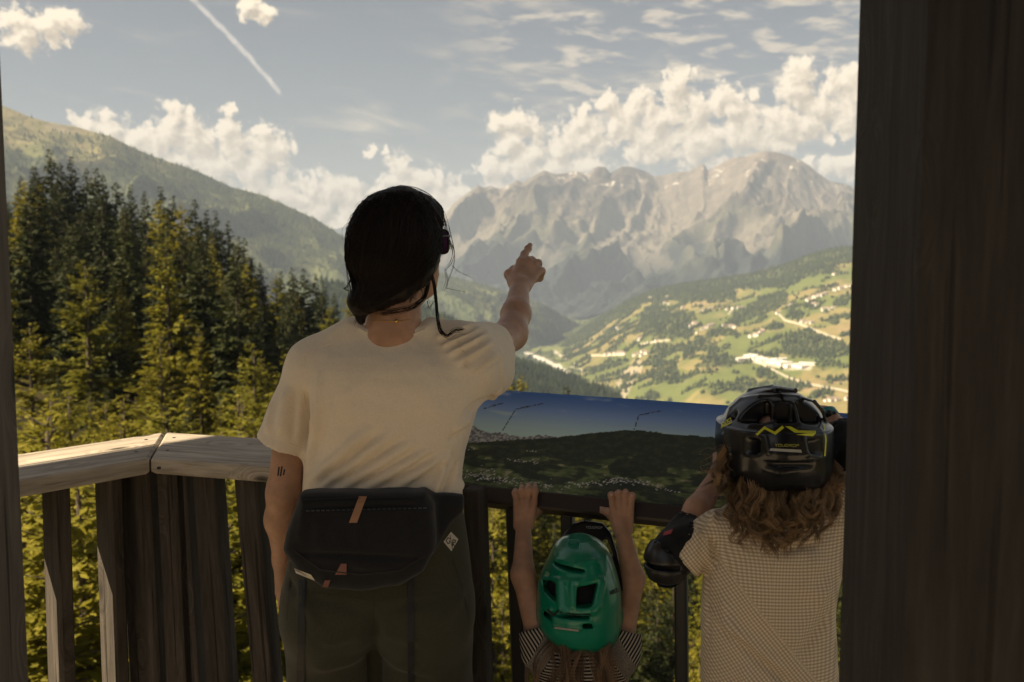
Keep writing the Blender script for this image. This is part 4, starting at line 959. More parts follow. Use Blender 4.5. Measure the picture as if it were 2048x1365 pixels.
def smin(a, b, k):
    h = np.maximum(k - np.abs(a - b), 0) / k; return np.minimum(a, b) - h * h * k * np.float32(.25)
def smax(a, b, k): return -smin(-a, -b, k)
def near_seg(v, a, b):
    ba = b - a; t = np.clip(((v - a) @ ba) / (ba @ ba), 0, 1); return np.linalg.norm(v - a - t[:, None] * ba, axis=1), t
def folds(v, F, lst):
    """ridges (amp>0) and creases (amp<0) along segments, pushed along the surface normal"""
    n = vnorm(v, F); d = np.zeros(len(v))
    for (a, b, amp, w) in lst:
        r, t = near_seg(v, np.asarray(a, float), np.asarray(b, float)); d += amp * np.exp(-(r / w) ** 2) * np.minimum(1, 3.2 * np.minimum(t, 1 - t) + .15)
    return v + n * d[:, None]
def pfolds(v, F, lst, k=1.0):
    """folds given in photo pixels: each line is laid on the surface first"""
    tr = bvh(v, F); n = vnorm(v, F); d = np.zeros(len(v))
    for (a, b, amp, w) in lst:
        pts = [shoot(tr, a[0] + (b[0] - a[0]) * t, a[1] + (b[1] - a[1]) * t) for t in np.linspace(0, 1, 9)]; pts = [p for p in pts if p is not None]
        if len(pts) < 3: continue
        pts = np.array(pts); near = np.where((v > pts.min(0) - 3 * w).all(1) & (v < pts.max(0) + 3 * w).all(1))[0]
        if len(near) == 0: continue
        best = np.full(len(near), 9.0); tt = np.zeros(len(near)); m = len(pts) - 1
        for i in range(m):
            r, t = near_seg(v[near], pts[i], pts[i + 1] + 1e-7); c = r < best; best[c] = r[c]; tt[c] = (i + t[c]) / m
        d[near] += k * amp * np.exp(-(best / w) ** 2) * np.clip(np.sin(np.clip(tt, .0, 1) * pi) * 1.4 + .05, 0, 1)
    return v + n * d[:, None]
def wobble(v, F, amp, sc_, seed=0):
    n = vnorm(v, F); return v + n * (amp * perlin3(v[:, 0] * sc_ + seed, v[:, 1] * sc_, v[:, 2] * sc_))[:, None]
def sdob(name, vF, mt, parent, attrs=None, origin=None):
    o = ob(name, rawmesh(name, vF[0] - (0 if origin is None else origin), vF[1], True, attrs), mt, parent); return o
def bvh(v, F): return BVHTree.FromPolygons([tuple(q) for q in v], [tuple(int(i) for i in f) for f in F])
def shoot(tree_, px, py, fb=None):
    d = Vector(pray(px, py)).normalized(); h = tree_.ray_cast(Vector((0, 0, CAMZ)), d)
    if h[0] is None: return fb
    return np.array(h[0]) + np.array(h[1]) * 0
def decal(name, quads, tr, mt, parent, th=.0015, n=6, lift=.0):
    """thin patches laid on a surface: list of 4 photo corners each"""
    mb = MB()
    for q in quads:
        q = np.array(q, float); g = []; last = None
        for i in range(n + 1):
            for j in range(n + 1):
                a, b = i / n, j / n; p = (q[0] * (1 - a) * (1 - b) + q[1] * a * (1 - b) + q[2] * a * b + q[3] * (1 - a) * b)
                h = shoot(tr, p[0], p[1]); g.append(h)
        ok = [k for k in g if k is not None]
        if not ok: continue
        my = np.mean([k[1] for k in ok])
        for k in range(len(g)):
            if g[k] is None:
                i, j = divmod(k, n + 1); a, b = i / n, j / n; p = (q[0] * (1 - a) * (1 - b) + q[1] * a * (1 - b) + q[2] * a * b + q[3] * (1 - a) * b); g[k] = P(p[0], p[1], my)
        g = np.array(g); dr = np.array([0, 0, CAMZ]) - g; dr /= np.linalg.norm(dr, axis=1)[:, None]
        top = g + dr * (th + lift); bot = g - dr * .002; N = (n + 1) ** 2
        f = [[i * (n + 1) + j, (i + 1) * (n + 1) + j, (i + 1) * (n + 1) + j + 1, i * (n + 1) + j + 1] for i in range(n) for j in range(n)]
        rim = [i * (n + 1) for i in range(n + 1)] + [n * (n + 1) + j for j in range(1, n + 1)] + [i * (n + 1) + n for i in range(n - 1, -1, -1)] + [j for j in range(n - 1, 0, -1)]
        f2 = [[rim[k], rim[(k + 1) % len(rim)], rim[(k + 1) % len(rim)] + N, rim[k] + N] for k in range(len(rim))]
        mb.add(np.concatenate([top, bot]), f + f2)
    if mb.n == 0: return None
    return mb.build(name, mt, parent)
def stroke(pts, w):
    """polyline in photo pixels -> quads of given width"""
    out = []
    for (x0, y0), (x1, y1) in zip(pts[:-1], pts[1:]):
        L = math.hypot(x1 - x0, y1 - y0) + 1e-6; nx, ny = -(y1 - y0) / L * w / 2, (x1 - x0) / L * w / 2; ex, ey = (x1 - x0) / L * w * .3, (y1 - y0) / L * w * .3
        out.append([(x0 + nx - ex, y0 + ny - ey), (x1 + nx + ex, y1 + ny + ey), (x1 - nx + ex, y1 - ny + ey), (x0 - nx - ex, y0 - ny - ey)])
    return out
GLY = {'A': [[(0, 1), (.5, 0), (1, 1)], [(.2, .65), (.8, .65)]], 'B': [[(0, 0), (0, 1), (.8, 1), (1, .75), (.8, .5), (0, .5)], [(0, 0), (.75, 0), (.9, .25), (.75, .5)]], 'U': [[(0, 0), (0, .85), (.3, 1), (.7, 1), (1, .85), (1, 0)]], 'S': [[(1, .05), (.2, 0), (0, .25), (.3, .47), (.8, .55), (1, .78), (.75, 1), (0, .95)]],
       'Y': [[(0, 0), (.5, .5), (1, 0)], [(.5, .5), (.5, 1)]], 'O': [[(0, 0), (1, 0), (1, 1), (0, 1), (0, 0)]], 'D': [[(0, 0), (0, 1), (.7, 1), (1, .7), (1, .3), (.7, 0), (0, 0)]], 'R': [[(0, 1), (0, 0), (.9, 0), (.9, .5), (0, .5)], [(.45, .5), (1, 1)]], 'P': [[(0, 1), (0, 0), (.9, 0), (.9, .5), (0, .5)]], 'G': [[(1, .1), (.5, 0), (.05, .3), (.05, .75), (.5, 1), (1, .85), (1, .55), (.6, .55)]]}
def word(txt, p0, p1, hgt, w, slant=0.0, gap=.28):
    """letters between two photo points (baseline), height in px"""
    p0, p1 = np.array(p0, float), np.array(p1, float); n = len(txt); u = (p1 - p0) / n; q = []; v = np.array([u[1], -u[0]]) / np.linalg.norm(u) * hgt
    for i, ch in enumerate(txt):
        for st in GLY[ch]: q += stroke([tuple(p0 + u * (i + x * (1 - gap)) + (v + u / np.linalg.norm(u) * slant) * (1 - y)) for x, y in st], w)
    return q
def strands(name, S, R, mt, parent, sides=3, attrs=None):
    """S (n,k,3) hair paths, R (n,k) radii -> one mesh"""
    n, k, _ = S.shape; t = np.gradient(S, axis=1); t /= np.linalg.norm(t, axis=2)[..., None] + 1e-9
    ref = np.array([.31, .94, .12]); u = np.cross(t, ref); u /= np.linalg.norm(u, axis=2)[..., None] + 1e-9; w = np.cross(t, u)
    a = np.arange(sides) * 2 * pi / sides
    v = S[:, :, None, :] + R[:, :, None, None] * (np.cos(a)[:, None] * u[:, :, None, :] + np.sin(a)[:, None] * w[:, :, None, :])
    base = (np.arange(n) * k * sides)[:, None, None, None]; i = np.arange(k - 1)[:, None, None] * sides; j = np.arange(sides)[None, :, None]; jn = (j + 1) % sides
    q = np.concatenate([i + j, i + jn, i + sides + jn, i + sides + j], 2)[None] + base
    at = {}
    if attrs is not None: at['Col'] = np.repeat(np.repeat(attrs[:, None], k, 1).reshape(-1), sides)
    return ob(name, rawmesh(name, v.reshape(-1, 3), q.reshape(-1, 4), True, at), mt, parent)
def catmull(pts, n):
    pts = np.asarray(pts, float); s = np.linspace(0, len(pts) - 1, n); i = np.clip(s.astype(int), 0, len(pts) - 2); t = (s - i)[:, None]
    p = np.vstack([2 * pts[0] - pts[1], pts, 2 * pts[-1] - pts[-2]]); a, b, c, d = p[i], p[i + 1], p[i + 2], p[i + 3]
    return .5 * ((2 * b) + (c - a) * t + (2 * a - 5 * b + 4 * c - d) * t ** 2 + (3 * b - a - 3 * c + d) * t ** 3)
# ------------------------------------------------------------ cloth, skin and hair materials
def skin_mat(name, c):
    m, T, b = mat(name); setp(b, rough=.48, sss=.12, spec=.35); b.inputs['Subsurface Radius'].default_value = (.012, .005, .003); b.inputs['Subsurface Scale'].default_value = .6
    n = T.noise(objc(T), 28, 5, .6); T.put(b.inputs['Base Color'], T.mix(T.ss(n, .3, .75), tuple(q * .82 for q in c), tuple(min(1, q * 1.12) for q in c))); bump(T, b, T.noise(objc(T), 420, 3), .12, .001); return m
M_SKIN = skin_mat('tanned skin', (.46, .26, .165)); M_SKIN2 = skin_mat('child skin', (.48, .27, .175))
def cloth_mat(name, c, var=.12, weave=900, bs=.25):
    m, T, b = mat(name); setp(b, rough=.9, spec=.15, sheen=.15)
    o = objc(T); n = T.noise(o, 190, 4, .7); n2 = T.noise(T.vm('MULTIPLY', o, (1, 1, 5)), 260, 2); f = T.m('ADD', T.m('MULTIPLY', n, .6), T.m('MULTIPLY', n2, .4))
    T.put(b.inputs['Base Color'], T.mix(T.ss(f, .3, .7), tuple(q * (1 - var) for q in c), tuple(min(1, q * (1 + var)) for q in c)))
    bump(T, b, T.m('ADD', T.noise(o, weave, 2), T.m('MULTIPLY', T.noise(o, 45, 3), 1.5)), bs, .0012); return m
M_TEE = cloth_mat('cream cotton jersey', (.82, .70, .55), .06); M_TROU = cloth_mat('dark olive trouser cloth', (.052, .050, .033), .15); M_BAG = cloth_mat('black bag cloth', (.016, .016, .018), .2, 700)
M_BELT = plain('black webbing', (.012, .012, .013), .7); M_TAN = plain('tan leather', (.34, .17, .09), .6); M_PINK = plain('reddish leather', (.20, .085, .065), .6); M_CREAM = plain('cream label', (.62, .56, .46), .7); M_INK = plain('black ink', (.012, .012, .012), .7)
M_GOLD = plain('gold bead', (.8, .5, .12), .25, metal=1.0); M_LENS = plain('purple sunglass lens', (.22, .10, .36), .12, coat=.5); M_FRM = plain('black sunglass frame', (.01, .01, .012), .3)
def hair_mat(name, c0, c1, rough=.38, spec=.4):
    m, T, b = mat(name); setp(b, rough=rough, spec=spec); f = attr(T, 'Col', 'Fac'); T.put(b.inputs['Base Color'], T.mix(f, c0, c1)); return m
M_HAIR = hair_mat('black hair', (.005, .004, .004), (.020, .013, .010), .45, .22); M_CURL = hair_mat('golden brown hair', (.10, .058, .028), (.46, .29, .145), .42); M_HAIR3 = hair_mat('light brown hair', (.09, .055, .033), (.30, .19, .11), .45)
# ------------------------------------------------------------ the woman pointing
def build_woman():
    YB = 2.22
    q = lambda px, py, y=YB: P(px, py, y)
    w = 1 / FPX * YB                                   # metres per photo pixel at her distance
    e = empty('person', (q(755, 1300)[0], YB, 0)); tag(e, 'dark-haired woman in cream T-shirt and olive trousers pointing at the mountains', 'person')
    org = np.array([e.location[0], e.location[1], 0.0])
    def put(name, vF, mt, parent=e, attrs=None): return sdob(name, vF, mt, parent, attrs, org)
    def sub(o): o.location = tuple(np.array(o.location) - org) if o.parent is e else o.location; return o
    SL = q(622, 738); SR = q(930, 712); EL_ = q(568, 985, 2.20); WL = q(566, 1120, 2.26); HL = q(572, 1185, 2.29)
    ER = q(1022, 668, 2.46); WR = q(1039, 578, 2.66)
    # ---- body: head, neck, arms in one skin surface (trunk under the clothes)
    s = SD((SL[0] - .12, 1.95, .62), (.20, 2.9, 1.80), .0058)
    nb = q(786, 668, 2.20); nt = q(792, 560, 2.215)
    d = s.cap(nb, nt, .062, .055)
    d = smin(d, s.cap(q(660, 722), q(915, 712), .036, .036), .06)                                   # shoulder girdle
    d = smin(d, s.loft([(q(780, 1000)[2], q(768, 900)[0], YB, .14, .09), (q(780, 850)[2], q(775, 850)[0], YB, .145, .10), (q(780, 730)[2], q(778, 730)[0], YB, .13, .085)]), .05)
    d = smin(d, s.chain([SL + [.008, 0, -.012], q(585, 860, 2.21), EL_], [.040, .041, .037], .02), .03)
    d = smin(d, s.chain([EL_, q(563, 1040, 2.22), WL], [.037, .036, .022], .02), .02)
    d = smin(d, s.cap(WL, HL, .022, .026, (1, 1, 1)), .02)
    for k, (dx, ln) in enumerate([(-8, 52), (-2, 60), (4, 58), (10, 48)]):                         # hand slipped towards the pocket
        d = smin(d, s.chain([q(570 + dx, 1180, 2.29), q(571 + dx, 1180 + ln * .55, 2.30), q(573 + dx, 1180 + ln, 2.31)], [.009, .0085, .007]), .008)
    d = smin(d, s.chain([SR, q(985, 697, 2.34), ER], [.040, .043, .038], .02), .03)
    d = smin(d, s.chain([ER, q(1032, 628, 2.54), WR], [.038, .036, .026], .02), .025)
    # head
    hc = q(792, 487, 2.215); yaw = radians(46); fwd = np.array([sin(yaw), cos(yaw), 0]); rgt = np.array([cos(yaw), -sin(yaw), 0]); R = np.stack([rgt, fwd, [0, 0, 1]], 1)
    hp = lambda r, f, u: hc + rgt * r + fwd * f + np.array([0, 0, u])
    d = smin(d, s.ell(hc, (.074, .092, .095), R), .02)
    d = smin(d, s.ell(hp(0, .045, -.045), (.060, .060, .085), R), .03)
    d = smin(d, s.cap(hp(0, .080, -.098), hp(0, .02, -.075), .024, .05), .03)                      # chin and jaw
    d = smin(d, s.cap(hp(0, .098, -.005), hp(0, .114, -.038), .009, .012), .015)                   # nose
    d = smin(d, s.cap(hp(-.02, .095, -.068), hp(.02, .095, -.068), .008, .008), .012)              # lips
    for sd in (-1, 1):
        d = smin(d, s.ell(hp(sd * .077, -.008, -.012), (.010, .019, .030), R), .008)
        d = smax(d, -s.ell(hp(sd * .031, .100, .008), (.016, .010, .009), R), .008)
        d = smin(d, s.ell(hp(sd * .031, .090, .008), (.012, .012, .011), R), .004)
    body = s.mesh(d, 2); body_o = put('body', body, M_SKIN)
    # ---- pointing hand (fine grid)
    HD = (WR - ER) / np.linalg.norm(WR - ER); pal = q(1048, 546, 2.72)
    s2 = SD(pal - [.075, .13, .09], pal + [.075, .16, .10], .0028)
    d2 = s2.cap(WR - HD * .05, WR + HD * .02, .0275, .026)
    kn = [q(1041, 524, 2.755), q(1056, 523, 2.765), q(1068, 531, 2.765), q(1077, 543, 2.755)]
    wb = [WR + HD * .02 + (k - 1.5) * np.array([.011, .002, -.003]) for k in range(4)]
    for k in range(4): d2 = smin(d2, s2.cap(wb[k], kn[k], .0140, .0112), .012)
    d2 = smin(d2, s2.chain([kn[0], q(1049, 509, 2.80), q(1056, 498, 2.825), q(1060, 491, 2.845)], [.0118, .0098, .0090, .0078]), .006)
    for k, (a, b, c) in enumerate([((1063, 521, 2.79), (1064, 533, 2.80), (1052, 546, 2.77)), ((1076, 527, 2.785), (1075, 543, 2.795), (1061, 553, 2.765)), ((1083, 543, 2.77), (1079, 556, 2.775), (1066, 562, 2.75))]):
        d2 = smin(d2, s2.chain([kn[k + 1], q(*a), q(*b), q(*c)], [.0115, .0102, .0096, .0085]), .004)
    d2 = smin(d2, s2.chain([q(1026, 566, 2.69), q(1018, 549, 2.725), q(1027, 540, 2.755), q(1042, 541, 2.775)], [.015, .0125, .0105, .009]), .010)
    hand = s2.mesh(d2, 2); put('hand', hand, M_SKIN)
    hb = bvh(*hand); 
    # ---- T-shirt
    s = SD((SL[0] - .14, 1.98, q(0, 1020)[2] - .02), (q(1050, 0)[0] + .03, 2.50, q(0, 600)[2]), .0041)
    sec = []
    for (py, x0, x1, ry) in [(1035, 612, 922, .122), (1000, 608, 925, .124), (985, 607, 925, .122), (950, 608, 924, .120), (900, 611, 930, .122), (850, 609, 944, .126), (800, 606, 958, .128), (760, 604, 962, .124), (730, 608, 955, .112), (705, 628, 935, .092), (688, 665, 905, .074), (668, 705, 868, .062), (655, 714, 860, .060)]:
        a, b = q(x0, py), q(x1, py); sec.append((a[2], (a[0] + b[0]) / 2, YB - .002, (b[0] - a[0]) / 2, ry))
    d = s.loft(sec, 2.35)
    d = smin(d, s.cap(q(705, 678), SL + [.006, 0, .008], .046, .058), .03); d = smin(d, s.cap(q(865, 672), SR + [0, 0, .012], .042, .058), .03)
    A0, A1 = SL + [.008, 0, 0], q(563, 889, 2.205)
    slv = s.cap(A0, A1 + (A1 - A0) * .3, .060, .0585, (1, 1.05, 1)); hem = np.cross(q(612, 907) - q(514, 866), [0, 1, 0]); hem = hem if hem[2] < 0 else -hem
    slv = np.maximum(slv, s.plane(q(514, 867), hem))
    B0, B1 = SR + [0, 0, .0], q(990, 700, 2.37); ad = (B1 - B0) / np.linalg.norm(B1 - B0)
    srv = smin(s.cap(B0, B1 + ad * .06, .069, .065), s.chain([q(945, 745, 2.22), q(985, 752, 2.32), q(990, 745, 2.40)], [.052, .043, .04]), .05)
    srv = np.maximum(srv, s.plane(q(984, 700, 2.355), ad + np.array([.25, .0, -.05])))
    d = smin(smin(d, slv, .022), srv, .035)
    d = np.maximum(d, -s.cap(A0 + (A1 - A0) * .55, A1 + (A1 - A0) * .5, .050, .054))                 # sleeve openings
    d = np.maximum(d, -s.cap(B0 + ad * .11, B1 + ad * .2, .050, .055))
    d = np.maximum(d, -s.cap(q(787, 652, 2.235), q(787, 560, 2.235), .074, .10, (1, .95, 1)))          # neck opening
    d = np.maximum(d, -s.cap(q(787, 640, 2.12), q(787, 590, 2.08), .040, .08))
    hemz = s.Z - (q(0, 1006)[2] + np.maximum(0, (q(862, 0)[0] - s.X)) * np.float32(.08)); d = np.maximum(d, -hemz)
    v, F = s.mesh(d, 2)
    B = YB - .12; f = lambda px, py: q(px, py, B)
    fl = []
    LF = []
    for (a, b) in [((612, 972), (745, 850)), ((632, 982), (790, 862)), ((668, 985), (832, 880)), ((715, 987), (865, 892)), ((770, 990), (893, 905))]: LF += [(a, b, .0085, .0105), ((a[0] + 22, a[1] + 1), (b[0] + 22, b[1] + 10), -.0075, .0085)]
    for (a, b) in [((868, 678), (955, 648)), ((880, 694), (968, 653)), ((893, 711), (978, 664)), ((912, 729), (988, 682)), ((938, 748), (998, 706))]: LF += [(a, b, .0062, .0058), ((a[0] + 7, a[1] + 9), (b[0] + 5, b[1] + 9), -.0055, .0052)]
    for (a, b, am, wd) in LF + [((862, 1000), (900, 900), .009, .009), ((885, 1003), (918, 920), -.009, .007), ((905, 1004), (928, 945), .009, .008), ((612, 950), (640, 800), .006, .012), ((630, 930), (652, 800), -.005, .010), ((606, 775), (612, 908), -.024, .009), ((640, 740), (630, 880), .008, .012), ((575, 770), (558, 880), .008, .011), ((545, 800), (533, 870), .006, .010), ((592, 770), (585, 890), -.007, .009),
                           ((925, 830), (990, 785), -.009, .009), ((905, 860), (965, 822), .007, .011), ((895, 885), (945, 850), -.006, .009), ((955, 815), (1003, 775), .007, .008), ((1000, 700), (1005, 770), .005, .006), ((690, 770), (700, 850), .003, .020), ((830, 770), (880, 840), .003, .020)]:
        fl.append((a, b, am, wd))
    v = pfolds(v, F, fl, 1.25)
    v = wobble(v, F, .006, 7, 2); v = wobble(v, F, .002, 19, 3); v = wobble(v, F, .0010, 46, 5)
    tee = put('t_shirt', (v, F), M_TEE)
    # neck band, hem stitching
    nbm = MB()
    pts = [shoot(bvh(v, F), x, y) for x, y in [(718, 658), (735, 666), (755, 674), (775, 679), (792, 680), (810, 677), (830, 668), (850, 658)]]
    pts = [p for p in pts if p is not None]
    if len(pts) > 3: nbm.tube(catmull(pts, 20) - org, .0022, 5).build('neck_band', M_TEE, tee, True)
    tb_ = bvh(v, F)
    for nm, line in (('sleeve_seam', [(612, 712), (608, 745), (607, 785), (611, 825), (614, 870)]), ('shoulder_seam', [(712, 662), (680, 680), (640, 696), (610, 712)]), ('hem_seam', [(522, 858), (545, 872), (575, 886), (605, 897)]), ('sleeve_seam', [(905, 668), (925, 700), (935, 740), (938, 780)])):
        pt = [shoot(tb_, *p_) for p_ in line]; pt = [p_ for p_ in pt if p_ is not None]
        if len(pt) > 2: MB().tube(catmull(pt, 22) - org + np.array([0, .0006, 0]), .0013, 4).build(nm, M_TEE, tee, True)
    # ---- trousers
    s = SD((q(545, 0)[0], 1.98, -.02), (q(965, 0)[0], 2.46, q(0, 975)[2]), .0075)
    sec = []
    for (py, x0, x1, ry) in [(985, 618, 918, .120), (1060, 598, 930, .130), (1130, 575, 941, .142), (1200, 567, 946, .148), (1240, 572, 942, .142), (1275, 600, 915, .10)]:
        a, b = q(x0, py), q(x1, py); sec.append((a[2], (a[0] + b[0]) / 2, YB + .01, (b[0] - a[0]) / 2, ry))
    d = s.loft(sec, 2.3)
    for (hx, kx, ax_) in [((666, 1245), 662, 655), ((848, 1245), 853, 862)]:
        hpnt = q(*hx); k_ = np.array([q(kx, 1300)[0], YB + .02, .50]); an = np.array([q(ax_, 1300)[0], YB + .015, .10])
        d = smin(d, s.chain([hpnt + [0, 0, .02], k_, an], [.110, .106, .08], .03), .03)
        d = smin(d, s.ell(hpnt + [0, -.06, .03], (.095, .085, .10)), .05)
    d = np.maximum(d, .085 - s.Z)
    v, F = s.mesh(d, 2)
    g2 = lambda px, py: q(px, py, YB - .14)
    v = pfolds(v, F, [((745, 1215), (750, 1420), -.020, .016), ((640, 1290), (730, 1265), .007, .012), ((760, 1265), (850, 1290), .007, .012), ((625, 1340), (720, 1320), .007, .012), ((780, 1330), (880, 1350), .006, .013), ((930, 1180), (880, 1260), .007, .014), ((590, 1180), (640, 1260), .007, .014), ((612, 1190), (735, 1225), -.005, .014), ((765, 1225), (900, 1190), -.005, .014), ((570, 1150), (600, 1200), -.005, .010)])
    v = wobble(v, F, .004, 11, 9); tro = put('trousers', (v, F), M_TROU); trb = bvh(v, F)
    # shoes
    for x_ in (650, 868):
        c = np.array([q(x_, 1300)[0], YB + .03, 0]); s3 = SD(c + [-.07, -.14, -.01], c + [.07, .22, .15], .006)
        d3 = smin(s3.cap(c + [0, -.05, .05], c + [0, .13, .035], .045, .042), s3.cap(c + [0, -.04, .06], c + [0, -.03, .12], .046, .045), .03); d3 = np.maximum(d3, .004 - s3.Z)
        put('shoe', s3.mesh(d3, 1), M_BELT)
    # ---- hair: mass, low bun, side locks
    s = SD(hc - [.16, .16, .22], hc + [.15, .16, .15], .0048)
    d = s.ell(q(789, 478, 2.205), (.102, .114, .109))
    d = smin(d, s.ell(q(783, 520, 2.185), (.091, .090, .078)), .04)
    d = smin(d, s.cap(q(832, 548, 2.17), q(752, 590, 2.15), .022, .024), .03)
    d = smin(d, s.ell(q(745, 585, 2.165), (.034, .046, .036)), .03)
    d = smin(d, s.ell(q(719, 601, 2.145), (.027, .034, .029)), .006)
    d = smin(d, s.ell(q(737, 598, 2.13), (.021, .026, .022)), .008)
    d = smin(d, s.cap(q(720, 618, 2.16), q(722, 642, 2.165), .020, .010), .012)
    d = smin(d, s.cap(q(735, 600, 2.14), q(805, 588, 2.145), .020, .014), .03)
    d = smin(d, s.cap(q(810, 402, 2.2), q(864, 425, 2.24), .022, .024), .04)
    face = smin(s.ell(hp(.0, .135, -.035), (.085, .075, .115), R), s.cap(q(872, 560, 2.29), q(838, 640, 2.27), .036, .04), .03)
    d = smax(d, -face, .015)
    v, F = s.mesh(d, 2)
    n = vnorm(v, F); ang = np.arctan2(v[:, 0] - hc[0], -(v[:, 1] - hc[1])); gro = perlin3(ang * 14, v[:, 2] * 6 + ang * 2, 0 * ang) + .5 * perlin3(ang * 38, v[:, 2] * 8, 0 * ang + 3)
    v = v + n * (gro * .0022)[:, None]
    hair = put('hair', (v, F), M_HAIR, attrs={'Col': np.clip(gro + .4, 0, 1)}); hbv = bvh(v, F)
    S, Rr = [], []
    g = np.random.default_rng(8)
    def lock(pts, n_, spread, r0, r1):
        pts = np.array([q(*p_) for p_ in pts]); base = catmull(pts, 26)
        for _ in range(n_):
            o = g.normal(0, spread, 3); wv_ = np.stack([np.sin(np.linspace(0, g.uniform(2, 6), 26) + g.uniform(0, 6)) for _ in range(3)], 1) * spread * .7
            S.append(base + o * np.linspace(.4, 1, 26)[:, None] + wv_); Rr.append(np.linspace(r0, r1, 26))
    lock([(850, 520, 2.16), (866, 560, 2.17), (871, 600, 2.18), (874, 632, 2.16), (880, 660, 2.13), (893, 672, 2.12), (908, 662, 2.13), (926, 660, 2.13)], 26, .0028, .0007, .0003)
    lock([(858, 560, 2.20), (852, 585, 2.18), (842, 603, 2.16), (820, 617, 2.14), (790, 624, 2.13), (760, 627, 2.135)], 22, .003, .0008, .0004)
    lock([(840, 390, 2.22), (870, 405, 2.24), (888, 440, 2.27), (894, 480, 2.28), (902, 500, 2.28)], 12, .0035, .0006, .0003)
    lock([(800, 376, 2.2), (840, 384, 2.22), (872, 405, 2.24), (892, 450, 2.27)], 14, .004, .0006, .0003)
    lock([(892, 470, 2.28), (905, 500, 2.28), (900, 525, 2.27), (890, 540, 2.26), (893, 560, 2.26), (888, 580, 2.26)], 5, .002, .0005, .0002)
    lock([(898, 450, 2.28), (909, 500, 2.28), (908, 530, 2.28), (897, 560, 2.27), (893, 575, 2.27), (900, 578, 2.27), (930, 583, 2.27)], 2, .001, .0005, .0003)
    lock([(905, 530, 2.28), (920, 545, 2.28), (945, 556, 2.28)], 3, .002, .0003, .0002)
    lock([(700, 560, 2.18), (694, 574, 2.17), (688, 578, 2.17), (702, 584, 2.16)], 6, .002, .0005, .0003)
    lock([(855, 600, 2.2), (860, 615, 2.2), (868, 605, 2.2), (874, 598, 2.2)], 6, .003, .0004, .0002)
    for _ in range(46):
        x_ = g.uniform(724, 850); y_ = 622 - (x_ - 724) * .36 + g.normal(0, 4); lock([(x_, y_ - 22, 2.14 + .0006 * abs(x_ - 770)), (x_ + g.normal(0, 4), y_ - 6, 2.135 + .0006 * abs(x_ - 770)), (x_ + g.normal(-4, 8), y_ + g.uniform(4, 16), 2.13 + .0006 * abs(x_ - 770))], 3, .0015, .0005, .0002)
    lock([(712, 610, 2.15), (716, 630, 2.15), (712, 645, 2.15)], 8, .003, .0007, .0003)
    for _ in range(300):                                                    # loose hairs hugging the head outline
        a0 = g.uniform(0, 2 * pi); px_ = 789 + 100 * cos(a0) * g.uniform(.5, 1.0); py_ = 478 - 100 * sin(a0) * g.uniform(.5, 1.0); h_ = shoot(hbv, px_, py_)
        if h_ is None: continue
        out = h_ - hc; out /= np.linalg.norm(out); tg = np.cross(out, [g.normal(0, .3), 1, g.normal(0, .3)]); tg /= np.linalg.norm(tg); L = g.uniform(.02, .07); tt = np.linspace(0, 1, 26)[:, None]
        S.append(h_ + tg * L * tt - out * (L * L / .2) * tt ** 2 + out * g.uniform(.001, .008) * np.sin(tt * 3)); Rr.append(np.linspace(.00035, .0002, 26))
    for _ in range(640):                                                   # combed hair from the crown to the low bun
        x0, y0 = 800 + g.normal(0, 26), 384 + abs(g.normal(0, 10)); sp_ = g.uniform(-1, 1); xm, ym = 789 + sp_ * 97, g.uniform(455, 520); x3, y3 = 728 + g.normal(0, 12), 600 + g.normal(0, 10)
        c2 = catmull([(x0, y0, 0), ((x0 + xm) / 2 + sp_ * 22, (y0 + ym) / 2 - 12, 0), (xm, ym, 0), (xm * .55 + x3 * .45 + sp_ * 10, ym * .4 + y3 * .6, 0), (x3, y3, 0)], 26); pt = [shoot(hbv, a_[0], a_[1]) for a_ in c2]
        ok = [k_ for k_ in range(26) if pt[k_] is not None]
        if len(ok) < 10: continue
        i0, i1 = ok[0], ok[-1]; pt = np.array([np.array([np.interp(k_, ok, [pt[j_][m_] for j_ in ok]) for m_ in range(3)]) for k_ in np.linspace(i0, i1, 26)])
        nrm_ = pt - hc; nrm_ /= np.linalg.norm(nrm_, axis=1)[:, None]; S.append(pt + nrm_ * (g.uniform(0, .003) + .0015 * np.sin(np.linspace(0, g.uniform(3, 9), 26) + g.uniform(0, 6))[:, None])); Rr.append(np.full(26, .0006))
    strands('loose_strands', np.array(S) - org, np.array(Rr), M_HAIR, hair, attrs=g.random(len(S)))
    # ---- sunglasses, necklace, tattoo
    sg = empty('sunglasses', hp(0, .1, .01)); tag(sg, 'purple sunglasses worn by the woman, seen from the side', 'sunglasses')
    so = hp(0, .1, .01)
    Rl = Matrix(((rgt[0], fwd[0], 0), (rgt[1], fwd[1], 0), (0, 0, 1)))
    for sd in (-1, 1):
        c = hp(sd * .037, .108 - .008, .004)
        ring = [c + rgt * (.032 * np.sign(cos(t)) * abs(cos(t)) ** .6) + np.array([0, 0, .026 * np.sign(sin(t)) * abs(sin(t)) ** .6]) + fwd * (-.006 * abs(cos(t)) * (1 if sd * cos(t) > 0 else .2)) for t in np.linspace(0, 2 * pi, 25)]
        MB().tube(np.array(ring) - so, .0032, 6).build('frame', M_FRM, sg, True)
        mb = MB(); m_ = len(ring) - 1; mb.add([c - so + fwd * .003] + [r - so for r in ring[:-1]], [[0, 1 + i, 1 + (i + 1) % m_] for i in range(m_)]); mb.build('lens', M_LENS, sg, True)
        MB().tube(catmull([c + rgt * sd * .033 - fwd * .004 + [0, 0, .012] - so, hp(sd * .079, .05, .014) - so, hp(sd * .081, -.01, .010) - so, hp(sd * .080, -.03, -.012) - so], 14), .0032, 6).build('temple', M_FRM, sg, True)
